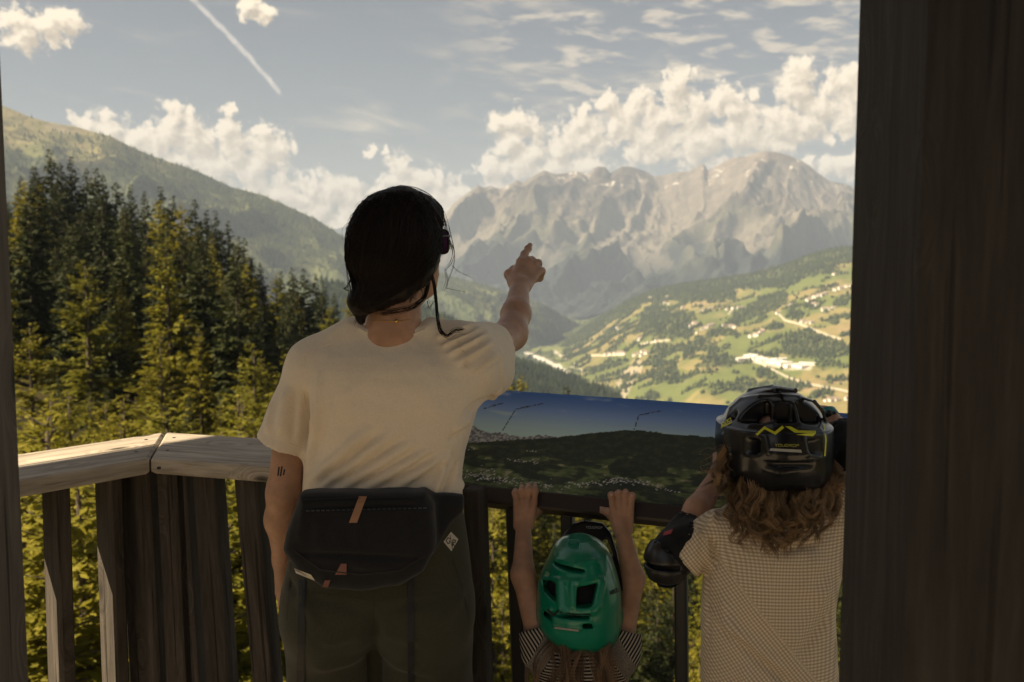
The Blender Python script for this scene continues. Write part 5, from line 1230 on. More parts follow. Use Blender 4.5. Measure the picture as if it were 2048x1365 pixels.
    MB().tube([hp(-.008, .110, .006) - so, hp(.008, .110, .006) - so], .003, 6).build('bridge', M_FRM, sg, True)
    bb = bvh(*body); nk = empty('necklace', q(792, 643, 2.12)); tag(nk, 'thin necklace with a small gold bead at the nape', 'necklace'); no = np.array(nk.location)
    pts = [shoot(bb, x, y) for x, y in [(720, 636), (745, 641), (770, 643), (792, 643), (815, 640), (840, 636), (852, 638)]]; pts = [p_ + np.array([0, -.002, 0]) for p_ in pts if p_ is not None]
    if len(pts) > 3:
        MB().tube(catmull(pts, 24) - no, .0007, 5).build('chain', M_GOLD, nk, True)
        c = shoot(bb, 793, 643); s4 = SD(c - .008, c + .008, .0008); vf = s4.mesh(smin(s4.ell(c - [0, .004, 0], (.0032, .003, .0036)), s4.cap(c - [0, .003, 0], c - [0, .003, -.004], .0015), .001), 1); sdob('bead', vf, M_GOLD, nk, None, no)
    tq = []
    for (x0, y0, x1, y1) in [(556, 951, 558, 935), (561, 952, 564, 934), (567, 950, 569, 940)]: tq += stroke([(x0, y0), (x1, y1)], 3.2)
    tt_ = decal('tattoo', tq, bb, M_INK, body_o, .0003, 2)
    if tt_: tt_.location = tuple(-org)
    # ---- hip bag
    by = YB - .145
    bo = q(735, 1080, by); bag = empty('hip_bag', bo); tag(bag, 'black hip bag with tan straps worn at the back of the woman', 'bag')
    s = SD(q(545, 1200, by) - [0, .09, 0], q(960, 960, by) + [0, .14, 0], .0045)
    pol = [(606, 986), (640, 983), (850, 984), (866, 1010), (868, 1090), (845, 1135), (800, 1162), (720, 1172), (655, 1168), (600, 1135), (574, 1095), (578, 1060)]
    k = (by) / FPX
    gx = s.X[:, 0, :]; gz = s.Z[:, 0, :]
    pp = np.array([[q(a, b, by)[0], q(a, b, by)[2]] for a, b in pol]); dist = np.full(gx.shape, 1e9, np.float32); ins = inpoly(gx, gz, [tuple(t) for t in pp])
    dist = segdist(gx, gz, [tuple(t) for t in pp] + [tuple(pp[0])]).astype(np.float32); sd2 = np.where(ins, -dist, dist)[:, None, :]
    dep = np.abs(s.Y - by) - np.float32(.052) - np.minimum(0, sd2 + .05) * 0
    d = smax(sd2 - .004, dep - .0, .045)
    d = smin(d, s.ell(q(735, 1085, by - .02), (.125, .045, .075)), .03)
    wp = np.array([[q(a, b, by)[0], q(a, b, by)[2]] for a, b in [(845, 988), (926, 1008), (924, 1042), (902, 1058), (866, 1112), (845, 1120)]]); wd2 = segdist(gx, gz, [tuple(t) for t in wp] + [tuple(wp[0])]).astype(np.float32); wd2 = np.where(inpoly(gx, gz, [tuple(t) for t in wp]), -wd2, wd2)[:, None, :]
    d = smin(d, smax(wd2, np.abs(s.Y - (by + .035 + (s.X - q(845, 0, by)[0]) * .6)) - .02, .012), .02)
    v, F = s.mesh(d, 2)
    v = wobble(v, F, .0035, 16, 4)
    v = pfolds(v, F, [((600, 1016), (862, 1010), -.007, .005), ((585, 1108), (855, 1118), -.008, .006), ((640, 1030), (636, 1100), .005, .014), ((820, 1030), (815, 1105), .005, .014), ((690, 1040), (700, 1100), -.004, .012), ((610, 1000), (600, 1090), .005, .01), ((700, 1130), (800, 1140), .004, .01)])
    sdob('pouch', (v, F), M_BAG, bag, None, bo); pb = bvh(v, F)
    def bdecal(nm, quads, mt, th=.002, n_=4):
        o = decal(nm, quads, pb, mt, bag, th, n_)
        if o: o.location = tuple(-bo)
        return o
    bdecal('tan_strap', [[(718, 993), (734, 993), (714, 1046), (698, 1046)]], M_TAN, .004)
    zq = []
    for k_ in range(24): zq.append([(612 + k_ * 10.2, 1021 - k_ * .25), (619 + k_ * 10.2, 1021 - k_ * .25), (619 + k_ * 10.2, 1023.5 - k_ * .25), (612 + k_ * 10.2, 1023.5 - k_ * .25)])
    bdecal('zip', zq, plain('zip teeth', (.05, .05, .052), .4), .0015, 1)
    bdecal('piping', stroke([(606, 1000), (700, 996), (850, 995)], 2.5) + stroke([(586, 1100), (640, 1140), (720, 1150), (800, 1142), (850, 1112)], 2.5), M_BELT, .003, 3)
    bdecal('leather_tab', [[(682, 1128), (693, 1128), (693, 1150), (670, 1150)]], M_PINK, .003); bdecal('small_tab', [[(650, 1161), (661, 1161), (656, 1175), (644, 1175)]], M_PINK, .004)
    lb = bdecal('brand_label', [[(588, 1137), (622, 1150), (630, 1162), (592, 1147)]], M_CREAM, .004)
    # belt round the hips and hanging straps
    ring = []
    for t in np.linspace(radians(200), radians(-20), 30):
        ring.append(q(768, 1005)[:] * [1, 0, 1] + np.array([.172 * cos(t), YB + .128 * sin(t) + .0, 0]))
    ring = np.array(ring) - bo; mb = MB(); vv = np.concatenate([ring + [0, 0, .016], ring - [0, 0, .016], (ring + [0, 0, .016]) * [1.0, 1, 1] + [0, .003, 0], ring - [0, 0, .016] + [0, .003, 0]]); m_ = len(ring)
    mb.add(vv, [[i, i + 1, m_ + i + 1, m_ + i] for i in range(m_ - 1)] + [[2 * m_ + i, 3 * m_ + i, 3 * m_ + i + 1, 2 * m_ + i + 1] for i in range(m_ - 1)] + [[i, 2 * m_ + i, 2 * m_ + i + 1, i + 1] for i in range(m_ - 1)] + [[m_ + i, m_ + i + 1, 3 * m_ + i + 1, 3 * m_ + i] for i in range(m_ - 1)]); mb.build('belt', M_BELT, bag)
    sd_ = decal('leg_strap', [[(597, 1160), (611, 1160), (608, 1420), (592, 1420)]], trb, M_BELT, bag, .003, 10); sd_.location = tuple(-bo)
    sd_ = decal('leg_strap', [[(815, 1150), (829, 1150), (828, 1420), (816, 1420)]], trb, M_BELT, bag, .003, 10); sd_.location = tuple(-bo)
    o = decal('pocket_seam', stroke([(905, 1120), (925, 1175), (938, 1240)], 2.2) + stroke([(582, 1120), (578, 1180), (574, 1240)], 2.2) + stroke([(748, 1180), (747, 1215), (748, 1250)], 2.0) + stroke([(625, 1185), (680, 1192), (735, 1200)], 1.6) + stroke([(762, 1200), (830, 1192), (890, 1185)], 1.6), trb, plain('trouser stitching', (.035, .034, .022), .9), tro, .0012, 3)
    if o: o.location = tuple(-org)
    o = decal('hip_patch', [[(902, 1064), (917, 1079), (903, 1103), (887, 1084)]], trb, M_CREAM, tro, .002, 4)
    if o: o.location = tuple(-org)
    qq = stroke([(901, 1078), (896, 1076), (892, 1082), (896, 1088), (900, 1086), (899, 1082)], 1.8) + stroke([(905, 1092), (906, 1080), (911, 1081), (910, 1086), (905, 1086), (909, 1093)], 1.8) + stroke([(900, 1071), (905, 1099)], 1.2)
    o = decal('patch_letters', qq, trb, M_INK, tro, .0028, 2)
    if o: o.location = tuple(-org)
build_woman()
# ------------------------------------------------------------ the two children
def helm_mat(name, c):
    m, T, b = mat(name); setp(b, col=c, rough=.30, coat=.35, crough=.06, spec=.4)
    bump(T, b, T.noise(objc(T), 900, 2), .02, .001); return m
M_HBLK = helm_mat('glossy black navy shell', (.004, .005, .008)); M_HGRN = helm_mat('glossy green shell', (.004, .20, .115)); M_HVNT = plain('black vent foam', (.006, .006, .007), .8)
M_YEL = plain('yellow print', (.62, .60, .03), .45); M_REFL = plain('grey reflective strip', (.36, .35, .32), .4); M_PAD = cloth_mat('black elbow pad', (.012, .012, .013), .2); M_PADS = plain('black pad shell', (.010, .010, .011), .35); M_RED = plain('red mark', (.35, .03, .03), .6)
M_TEAL = plain('teal wristband', (.02, .20, .21), .4); M_SHORT = cloth_mat('dark shorts cloth', (.03, .035, .05)); M_WHT = plain('white thread', (.6, .58, .54), .7)
def check_mat():
    m, T, b = mat('cream and brown checked cotton'); setp(b, rough=.9, spec=.12, sheen=.1)
    u, v, _ = T.sep(attr(T, 'uv2', 'Vector'))
    def st(x, per): return T.ss(T.m('SINE', T.m('MULTIPLY', x, 2 * pi / per)), -.25, .45)
    a = st(u, .0066); c = st(v, .0070)
    c1 = T.mix(T.m('MULTIPLY', a, .42), (.74, .62, .46), (.33, .25, .17)); c2 = T.mix(T.m('MULTIPLY', c, .55), c1, (.24, .175, .12))
    T.put(b.inputs['Base Color'], c2); bump(T, b, T.m('ADD', T.m('ADD', a, c), T.noise(objc(T), 300, 2)), .3, .0012); return m
def stripe_mat():
    m, T, b = mat('black and cream striped jersey'); setp(b, rough=.9, spec=.12)
    u, v, _ = T.sep(attr(T, 'uv2', 'Vector')); a = T.ss(T.m('SINE', T.m('MULTIPLY', v, 2 * pi / .0075)), -.05, .35)
    T.put(b.inputs['Base Color'], T.mix(a, (.018, .018, .022), (.42, .37, .30))); bump(T, b, T.noise(objc(T), 500, 2), .2, .001); return m
def curls(roots, ends, nper, rnd, amp, wave, seg, r0, spread, sag=0.0, endvar=.16):
    """clumps of hair: roots/ends (n,3)"""
    S, R, A = [], [], []; t = np.linspace(0, 1, seg)
    for a, b in zip(roots, ends):
        L = np.linalg.norm(b - a); ph = rnd.uniform(0, 6.28); tw = rnd.choice([-1, 1]); wl = wave * rnd.uniform(.7, 1.3); am = amp * rnd.uniform(.5, 1.4); tone = rnd.uniform(.1, .9); sd = rnd.normal(0, 1, 3) * spread * .8
        bow = rnd.normal(0, .25, 3) * L * [1, .4, .2]
        for _ in range(nper):
            e = 1 - rnd.random() * endvar; tt = t * e; o = rnd.normal(0, spread, 3); p2 = ph + rnd.normal(0, .35)
            base = a + (b - a) * tt[:, None] + bow * (tt * (1 - tt))[:, None] * 2 + o * np.interp(tt, [0, .35, .7, 1], [1.0, 1.3, .8, .35])[:, None] + sd * tt[:, None]
            k = am * np.clip((tt - .15) * 1.8, 0, 1) * (1 + .6 * tt)
            base = base + np.stack([np.cos(tw * tt * L / wl * 6.28 + p2) * k, np.sin(tw * tt * L / wl * 6.28 + p2) * k, .25 * np.sin(2 * tt * L / wl * 6.28 + p2) * k], 1)
            S.append(base); R.append(r0 * np.interp(t, [0, .8, 1], [1, .9, .35])); A.append(np.clip(tone + rnd.normal(0, .18), 0, 1))
    return np.array(S), np.array(R), np.array(A)
def legs(s, d, c, w, top):
    for sd in (-1, 1): d = smin(d, s.chain([c + [sd * w, 0, top], c + [sd * w, .01, top * .52], c + [sd * w, 0, .06]], [.062, .042, .03], .02), .02)
    return d
def shoes(put, c, w, mt):
    for sd in (-1, 1):
        k = c + [sd * w, .02, 0]; s3 = SD(k + [-.05, -.09, -.01], k + [.05, .15, .10], .005); d3 = np.maximum(smin(s3.cap(k + [0, -.03, .035], k + [0, .08, .028], .034, .03), s3.cap(k + [0, -.03, .04], k + [0, -.02, .075], .035, .034), .02), .003 - s3.Z); put('shoe', s3.mesh(d3, 1), mt)
def build_child():
    Y = 2.08; q = lambda px, py, y=Y: P(px, py, y); w = Y / FPX
    e = empty('person', (q(1545, 0)[0], Y, 0)); org = np.array(e.location); tag(e, 'child in checked cream shirt and black helmet leaning on the board', 'person')
    def put(name, vF, mt, parent=e, attrs=None): return sdob(name, vF, mt, parent, attrs, org)
    hc = q(1546, 878, 2.10)
    ELB = q(1348, 1108, 2.08); HA = q(1440, 945, 2.24); SLc = q(1428, 1062, 2.07); SRc = q(1668, 1030, 2.07); ERc = q(1716, 915, 2.12); HRc = q(1655, 832, 2.24)
    s = SD((ELB[0] - .08, 1.88, .0), (ERc[0] + .08, 2.42, hc[2] + .12), .0065)
    d = s.ell(hc, (.072, .088, .098)); d = smin(d, s.cap(hc + [0, .06, -.07], hc + [0, .02, -.06], .03, .05), .03); d = smin(d, s.cap(hc + [0, .09, -.01], hc + [0, .10, -.03], .008, .01), .012)
    d = smin(d, s.cap(q(1550, 1010), hc + [0, 0, -.06], .045, .042), .03); d = smin(d, s.cap(q(1465, 1060), q(1645, 1055), .028, .028), .04)
    d = smin(d, s.loft([(.55, org[0], Y, .10, .075), (.72, org[0], Y, .10, .075), (q(0, 1060)[2], org[0], Y, .11, .075)]), .05)
    d = smin(d, s.chain([SLc + [.012, 0, -.01], ELB], [.026, .028]), .02); d = smin(d, s.chain([ELB, q(1395, 1020, 2.15), HA], [.030, .029, .020], .015), .012)
    d = smin(d, s.chain([SRc + [-.008, 0, -.01], ERc], [.028, .029]), .02); d = smin(d, s.chain([ERc, q(1690, 872, 2.18), HRc], [.030, .028, .019], .015), .012)
    for (H, dr) in ((HA, np.array([.02, .06, .02])), (HRc, np.array([-.055, .03, .012]))):
        u = np.cross(dr, [0, .3, 1]); u /= np.linalg.norm(u)
        d = smin(d, s.cap(H, H + dr * .7, .020, .020), .015)
        for k in range(4): a = H + dr * .8 + u * (k - 1.5) * .0125; d = smin(d, s.chain([a, a + dr * .45, a + dr * .7 + [0, 0, -.018]], [.0085, .0078, .007]), .006)
        d = smin(d, s.chain([H + u * .02, H + dr * .5 + u * .038, H + dr * .9 + u * .036], [.010, .0088, .0075]), .008)
    c0 = org.copy(); d = legs(s, d, c0, .058, .56)
    put('body', s.mesh(d, 2), M_SKIN2)
    shoes(put, org, .058, M_BELT)
    s = SD(org + [-.16, -.13, .28], org + [.16, .13, .66], .007); ds = smin(s.loft([(.5, org[0], Y, .105, .085), (.64, org[0], Y, .11, .085)]), s.cap(org + [-.058, 0, .55], org + [-.06, 0, .33], .075, .082), .03); ds = smin(ds, s.cap(org + [.058, 0, .55], org + [.06, 0, .33], .075, .082), .03); put('shorts', s.mesh(np.maximum(ds, .30 - s.Z), 1), M_SHORT)
    # shirt
    s = SD((q(1335, 0)[0], 1.90, .50), (q(1745, 0)[0], 2.26, q(0, 940)[2]), .0042)
    sec = []
    for (py, x0, x1, ry) in [(1500, 1396, 1680, .118), (1365, 1404, 1673, .115), (1300, 1404, 1669, .112), (1250, 1404, 1667, .110), (1200, 1405, 1668, .110), (1150, 1408, 1676, .110), (1100, 1413, 1684, .106), (1060, 1420, 1686, .096), (1030, 1436, 1678, .082), (1010, 1462, 1655, .068), (990, 1505, 1605, .055)]:
        a, b = q(x0, py), q(x1, py); sec.append((a[2], (a[0] + b[0]) / 2, Y, (b[0] - a[0]) / 2, ry))
    body_d = s.loft(sec, 2.3)
    la, lb = q(1437, 1062, 2.07), q(1378, 1106, 2.075); ld = (lb - la) / np.linalg.norm(lb - la)
    sl = s.cap(la, lb + ld * .03, .046, .052); sl = np.maximum(sl, s.plane(q(1362, 1112, 2.075), ld)); 
    ra, rb = q(1660, 1040, 2.07), q(1692, 985, 2.09); rd = (rb - ra) / np.linalg.norm(rb - ra)
    sr = s.cap(ra, rb + rd * .04, .052, .054); sr = np.maximum(sr, s.plane(rb + rd * .03, rd))
    d = smin(smin(body_d, sl, .014), sr, .02)
    d = np.maximum(d, -s.cap(la + ld * .045, lb + ld * .2, .040, .046)); d = np.maximum(d, -s.cap(ra + rd * .05, rb + rd * .2, .042, .047)); d = np.maximum(d, -s.cap(q(1552, 1000), q(1552, 900), .056, .07))
    v, F = s.mesh(d, 2); v0 = v.copy()
    B = Y - .11; f = lambda a, b: q(a, b, B)
    fl = [((1420, 1235), (1600, 1390), -.010, .011), ((1415, 1215), (1560, 1345), .007, .016), ((1665, 1150), (1560, 1310), .010, .020), ((1640, 1180), (1540, 1330), -.006, .014), ((1668, 1220), (1590, 1330), -.007, .012), ((1412, 1110), (1416, 1300), -.005, .010), ((1440, 1180), (1480, 1300), .006, .014), ((1490, 1120), (1520, 1260), .004, .02), ((1640, 1100), (1600, 1200), .006, .016), ((1425, 1070), (1432, 1140), -.010, .006), ((1400, 1050), (1385, 1130), .004, .008), ((1432, 1020), (1425, 1050), .006, .006), ((1550, 1105), (1640, 1085), -.006, .010), ((1480, 1330), (1520, 1400), .006, .016)]
    v = pfolds(v, F, fl, 1.5); v = wobble(v, F, .003, 13, 6)
    # cloth directions for the check pattern
    rel = v0 - la; isl = (v0 - q(1424, 1090)) @ ld > 0; side = np.cross(ld, [0, 1, 0])
    isr = (v0 - ra) @ rd > .012; rside = np.cross(rd, [0, 1, 0])
    dy = v[:, 1] - v0[:, 1]
    u = np.where(isl, rel @ side * 1.0 + (v0[:, 1] - Y) * .0, np.where(isr, (v0 - ra) @ rside, v0[:, 0] - .6 * (v0[:, 1] - Y) * np.sign(v0[:, 0] - org[0])))
    vv = np.where(isl, rel @ ld, np.where(isr, (v0 - ra) @ rd, v0[:, 2] + .35 * dy)) + .0015 * perlin3(v0[:, 0] * 9, v0[:, 1] * 9, v0[:, 2] * 9)
    put('checked_shirt', (v, F), check_mat(), attrs={'uv2': np.stack([u, vv], 1)})
    # elbow pads: things strapped on the arms
    for (A, E, H, lab, red) in ((SLc, ELB, HA, 'black elbow pad with a red mark on the left elbow of the taller child', True), (SRc, ERc, HRc, 'black elbow pad on the raised right arm beside the post', False)):
        pe = empty('elbow_pad', E); tag(pe, lab, 'elbow pad', 'elbow pads of the taller child'); po = np.array(pe.location)
        ua = (A - E) / np.linalg.norm(A - E); fa = (H - E) / np.linalg.norm(H - E); s = SD(E - .11, E + .11, .0042)
        d = smin(s.cap(E + ua * .055, E, .043, .046), s.cap(E, E + fa * .075, .046, .040), .02); d = np.maximum(d, -np.minimum(s.cap(E + ua * .03, E + ua * .2, .036, .038), s.cap(E + fa * .04, E + fa * .2, .034, .034))); vF = s.mesh(d, 2); vw = wobble(vF[0], vF[1], .002, 40, 3)
        pad = sdob('sleeve', (vw, vF[1]), M_PAD, pe, None, po); pv = bvh(vw, vF[1])
        out = -(ua + fa); out /= np.linalg.norm(out); s = SD(E - .09, E + .09, .0042)
        c = E + out * .022; dd = np.maximum(s.ell(c, (.050, .050, .058)), -s.ell(c - out * .012, (.046, .046, .054))); dd = np.maximum(dd, -s.plane(E + out * .012, out))
        for k in (-1, 1): dd = np.maximum(dd, -s.box(c + out * .04 + np.array([0, 0, .022 * k]), (.05, .05, .004), .002))
        sdob('cap_shell', s.mesh(dd, 1), M_PADS, pe, None, po)
        if red:
            o = decal('red_mark', [[(1328, 1064), (1346, 1058), (1342, 1068), (1326, 1072)]], pv, M_RED, pe, .004, 2)
            if o: o.location = tuple(-po)
    wb = empty('wristband', HRc); tag(wb, 'teal wristband on the raised wrist behind the black helmet', 'wristband'); fa = (HRc - ERc) / np.linalg.norm(HRc - ERc); s = SD(HRc - .05, HRc + .05, .0025); c = HRc - fa * .004
    d = np.maximum(s.cap(c - fa * .011, c + fa * .011, .0245), np.abs(s.plane(c, fa)) - .011); d = np.maximum(d, -s.cap(c - fa * .05, c + fa * .05, .020)); sdob('band', s.mesh(d, 1), M_TEAL, wb, None, HRc)
    fc = s.mesh(np.minimum(s.ell(c + [-.006, -.022, .010], (.010, .006, .010)), s.ell(c + [.006, -.022, .012], (.006, .005, .006))), 1); sdob('watch_face', fc, M_HBLK, wb, None, HRc)
    # helmet
    H = np.array(q(1546, 875, 2.09)); hm = empty('bike_helmet', H); tag(hm, 'glossy black bike helmet with yellow lettering on the taller child', 'helmet')
    s = SD(H - [.135, .165, .125], H + [.135, .165, .13], .0029); q2 = lambda px, py, y=2.09: P(px, py, y)
    d = s.ell(q2(1546, 876), (.1125, .140, .1085))
    sec = []
    for (py, x0, x1, ry) in [(845, 1438, 1655, .134), (890, 1436, 1657, .136), (925, 1441, 1656, .128), (950, 1452, 1651, .115), (966, 1466, 1642, .10)]:
        a, b = q2(x0, py), q2(x1, py); sec.append((a[2], (a[0] + b[0]) / 2, H[1], (b[0] - a[0]) / 2, ry))
    d = smin(d, smax(s.loft(sec, 2.5), -s.Z + sec[-1][0] + .004, .01), .014)
    b0 = s.mesh(d, 1); hb0 = bvh(*b0)
    sh = lambda px, py, off=0: (lambda p: p + (np.array([0, 0, CAMZ]) - p) / np.linalg.norm(p - np.array([0, 0, CAMZ])) * off)(shoot(hb0, px, py, P(px, py, 1.97)))
    def groove(px0, py0, px1, py1, dep, r=.006):
        c = (sh((px0 + px1) / 2, (py0 + py1) / 2)); return s.box(c, (abs(px1 - px0) / 2 * w, dep, abs(py1 - py0) / 2 * w), r)
    for a in [(1482, 806, 1543, 848), (1547, 804, 1591, 850), (1595, 806, 1642, 848)]: d = smax(d, -groove(*a, .026, .006), .005)
    d = smax(d, -groove(1497, 780, 1598, 788, .012, .004), .005)
    d = smax(d, -groove(1472, 880, 1530, 906, .006, .004), .010); d = smax(d, -groove(1614, 882, 1646, 910, .006, .004), .010)
    d = smax(d, -groove(1480, 925, 1625, 936, .006, .004), .006); d = smax(d, -groove(1462, 818, 1474, 840, .010, .004), .005)
    for pl, r in [([(1452, 846), (1462, 818), (1482, 800), (1520, 794), (1560, 792), (1600, 795), (1630, 804), (1646, 822), (1652, 846)], .0042), ([(1500, 852), (1545, 850), (1600, 852), (1640, 860)], .004), ([(1530, 874), (1538, 906)], .0035), ([(1607, 876), (1615, 908)], .0035), ([(1538, 906), (1575, 911), (1615, 909), (1640, 916)], .003), ([(1448, 870), (1460, 905), (1464, 950)], .004), ([(1645, 870), (1648, 920)], .003), ([(1500, 782), (1546, 775), (1592, 782)], .006), ([(1533, 940), (1560, 947), (1590, 943)], .003)]:
        pt = [sh(*p) for p in pl]; d = smin(d, s.chain([p_ + np.array([0, .0025, 0]) for p_ in pt], [r * .85] * len(pt), .004), .007)
    inner = s.ell(q2(1546, 880) + [0, .01, -.01], (.094, .118, .094)); d = np.maximum(d, -np.minimum(inner, s.cap(q2(1546, 890) + [0, .012, 0], q2(1546, 1000) + [0, .012, 0], .090, .092)))
    d = np.maximum(d, -s.box(H + [0, .15, -.05], (.075, .09, .062), .03))                       # face opening in front
    v, F = s.mesh(d, 1); shell = sdob('shell', (v, F), M_HBLK, hm, None, H); hv = bvh(v, F)
    def hd(nm, quads, mt, th=.0012, n_=3):
        o = decal(nm, quads, hv, mt, hm, th, n_)
        if o: o.location = tuple(-H)
    hd('yellow_logo', stroke([(1514, 869), (1529, 856)], 5) + stroke([(1529, 856), (1550, 867)], 5) + stroke([(1550, 867), (1565, 855)], 6) + [[(1570, 853), (1581, 853), (1598, 862), (1590, 866)], [(1588, 861), (1632, 862), (1632, 867), (1592, 866)], [(1621, 866), (1632, 867), (1626, 873), (1592, 870), (1593, 868), (1618, 869)][:4]], M_YEL, .0016)
    hd('brand_letters', word('ABUS', (1445, 855), (1462, 845), 7, 1.7) + stroke([(1442, 857), (1444, 846), (1461, 836), (1463, 846), (1442, 857)], 1.4), M_YEL, .0016, 2)
    hd('model_letters', word('YOUDROP', (1550, 893), (1600, 894), 4.5, 1.1), plain('dim yellow print', (.25, .26, .03), .5), .0014, 1)
    hd('reflective_strip', [[(1541, 897), (1602, 900), (1604, 906), (1539, 902)]], M_REFL, .002, 5)
    hd('side_stripe', stroke([(1648, 850), (1652, 880), (1650, 912)], 3), M_YEL, .0014, 3)
    # curly hair
    rnd = np.random.default_rng(12); rt, en = [], []
    for k in range(80):
        x = rnd.uniform(1464, 1646); dep = rnd.uniform(-.072, .03); r = P(x, rnd.uniform(925, 952), 2.07) * [1, 0, 1] + [0, 2.07 + dep, 0]
        f_ = (x - 1552) / 100; ex = x + f_ * rnd.uniform(-14, 6) + rnd.normal(0, 8); ey = rnd.uniform(1045, 1128) - abs(f_) * 30; en.append(P(ex, ey, min(r[1], 1.955 + .02 * abs(f_)) - .006 + rnd.normal(0, .008))); rt.append(r)
    for k in range(12):                                                             # loose curls at the left of the helmet
        r = P(rnd.uniform(1440, 1462), rnd.uniform(890, 950), rnd.uniform(2.02, 2.12)); rt.append(r); en.append(P(rnd.uniform(1408, 1450), rnd.uniform(940, 1012), rnd.uniform(1.98, 2.08)))
    for k in range(12):
        r = P(rnd.uniform(1646, 1656), rnd.uniform(900, 950), rnd.uniform(2.02, 2.12)); rt.append(r); en.append(P(rnd.uniform(1650, 1682), rnd.uniform(980, 1060), rnd.uniform(1.96, 2.05)))
    S, R_, A = curls(rt, en, 32, rnd, .0070, .055, 22, .00040, .0030); hr = strands('curly_hair', S - org, R_, M_CURL, e, attrs=A)
    RI = rnd.integers(0, len(rt), 220)
    S, R_, A = curls([rt[i] for i in RI], [en[i] + rnd.normal(0, .016, 3) for i in RI], 1, rnd, .010, .05, 24, .0003, .004)
    keep = np.linalg.norm(S[:, -1] - S[:, 0], axis=1) < .22; strands('stray_hair', S[keep] - org, R_[keep], M_CURL, hr, attrs=A[keep])
build_child()
def build_toddler():
    Y = 2.26; q = lambda px, py, y=Y: P(px, py, y); w = Y / FPX
    e = empty('person', (q(1160, 0)[0], Y, 0)); org = np.array(e.location); tag(e, 'toddler in striped shirt and green helmet holding the board frame with raised arms', 'person')
    def put(name, vF, mt, parent=e, attrs=None): return sdob(name, vF, mt, parent, attrs, org)
    bar = lambda px, py: onplane(px, py, BRD['base'] + BRD['off'] * .03, TM)
    hc = q(1156, 1190, 2.27); ARMS = []
    for (sh_, el, wr, fx, ty, th_) in (((1078, 1275), (1046, 1150), (1047, 1058), [1031, 1044, 1057, 1070], [977, 969, 966, 968], (1086, 1017)), ((1242, 1280), (1266, 1158), (1246, 1066), [1223, 1237, 1251, 1264], [986, 980, 979, 988], (1202, 1020))):
        b = bar((fx[1] + fx[2]) / 2, 1005); ARMS.append((q(*sh_), q(*el, 2.31), P(wr[0], wr[1], b[1] - .045), fx, ty, th_, b))
    s = SD((q(1000, 0)[0], 2.05, 0), (q(1310, 0)[0], 2.55, q(0, 1030)[2]), .006)
    d = s.ell(hc, (.066, .08, .085)); d = smin(d, s.cap(hc + [0, .06, -.05], hc + [0, .02, -.05], .028, .045), .03)
    d = smin(d, s.cap(q(1160, 1300), hc + [0, 0, -.06], .042, .04), .03); zt = q(0, 1290)[2]
    d = smin(d, s.loft([(.30, org[0], Y, .085, .07), (.45, org[0], Y, .085, .07), (zt, org[0], Y, .085, .065)]), .05)
    for (a, el, wr, fx, ty, th_, b) in ARMS: d = smin(d, s.chain([a, el, wr], [.031, .0265, .0195], .02), .02)
    d = legs(s, d, org, .05, .33); put('body', s.mesh(d, 2), M_SKIN2); shoes(put, org, .05, M_BELT)
    for (a, el, wr, fx, ty, th_, b) in ARMS:
        s = SD(b - [.055, .10, .10], b + [.055, .06, .06], .0020); md = P((fx[1] + fx[2]) / 2, 1022, b[1] - .022)
        d = s.cap(wr - (wr - el) / np.linalg.norm(wr - el) * -.0, wr + (md - wr) * .3, .0195, .019)
        for k in range(4):
            kn = P(fx[k] + (1 if k < 2 else -1) * 1.5, 1002 + abs(k - 1.4) * 3, b[1] - .030); mid = P(fx[k], (1000 + ty[k]) / 2 - 2, b[1] - .026); tip = P(fx[k], ty[k] + 4, b[1] - .006); wrk = wr + np.array([(k - 1.5) * .009, .004, .006])
            d = smin(d, s.cap(wrk, kn, .0115, .0078), .005); d = smin(d, s.chain([kn, mid, tip], [.0076, .0073, .0066]), .0015)
        t0 = wr + (md - wr) * .35 + np.array([.012 * np.sign(th_[0] - fx[1]), .006, 0]); d = smin(d, s.chain([t0, P((th_[0] + fx[2 if th_[0] > fx[2] else 1]) / 2, th_[1] + 6, b[1] - .015), P(th_[0], th_[1], b[1] + .004)], [.0125, .0105, .0085]), .009)
        hv_ = s.mesh(d, 2); hnd = put('hand', hv_, M_SKIN2); hvb = bvh(*hv_)
        nq = [[(fx[k] - 3, ty[k] + 1), (fx[k] + 3, ty[k] + 1), (fx[k] + 3, ty[k] + 6), (fx[k] - 3, ty[k] + 6)] for k in range(4)]
        o = decal('nail', nq, hvb, plain('finger nail', (.55, .36, .28), .3), hnd, .0004, 2)
        if o: o.location = tuple(-org)
    # striped shirt
    s = SD((q(1025, 0)[0], 2.06, .25), (q(1300, 0)[0], 2.46, q(0, 1215)[2]), .0042); sec = []
    for (py, x0, x1, ry) in [(1560, 1070, 1250, .085), (1450, 1066, 1256, .09), (1365, 1066, 1258, .088), (1320, 1070, 1256, .085), (1290, 1082, 1248, .075), (1268, 1105, 1222, .06)]:
        a, b = q(x0, py), q(x1, py); sec.append((a[2], (a[0] + b[0]) / 2, Y, (b[0] - a[0]) / 2, ry))
    d = s.loft(sec, 2.3); cuts = None; dirs = []
    for (a, el, wr, *_r) in ARMS:
        u = (el - a) / np.linalg.norm(el - a); a0 = a - u * .035; sl = np.maximum(s.cap(a0, a + u * .06, .052, .042), s.plane(a + u * .022, u)); d = smin(d, sl, .02); c = s.cap(a - u * .005, a + u * .1, .034, .036); cuts = c if cuts is None else np.minimum(cuts, c); dirs.append((a0, u))
    d = np.maximum(d, -cuts); d = np.maximum(d, -s.cap(q(1160, 1270), q(1160, 1200), .046, .06)); v, F = s.mesh(d, 2); v0 = v.copy(); v = wobble(v, F, .0035, 16, 1)
    vv = v0[:, 2].copy()
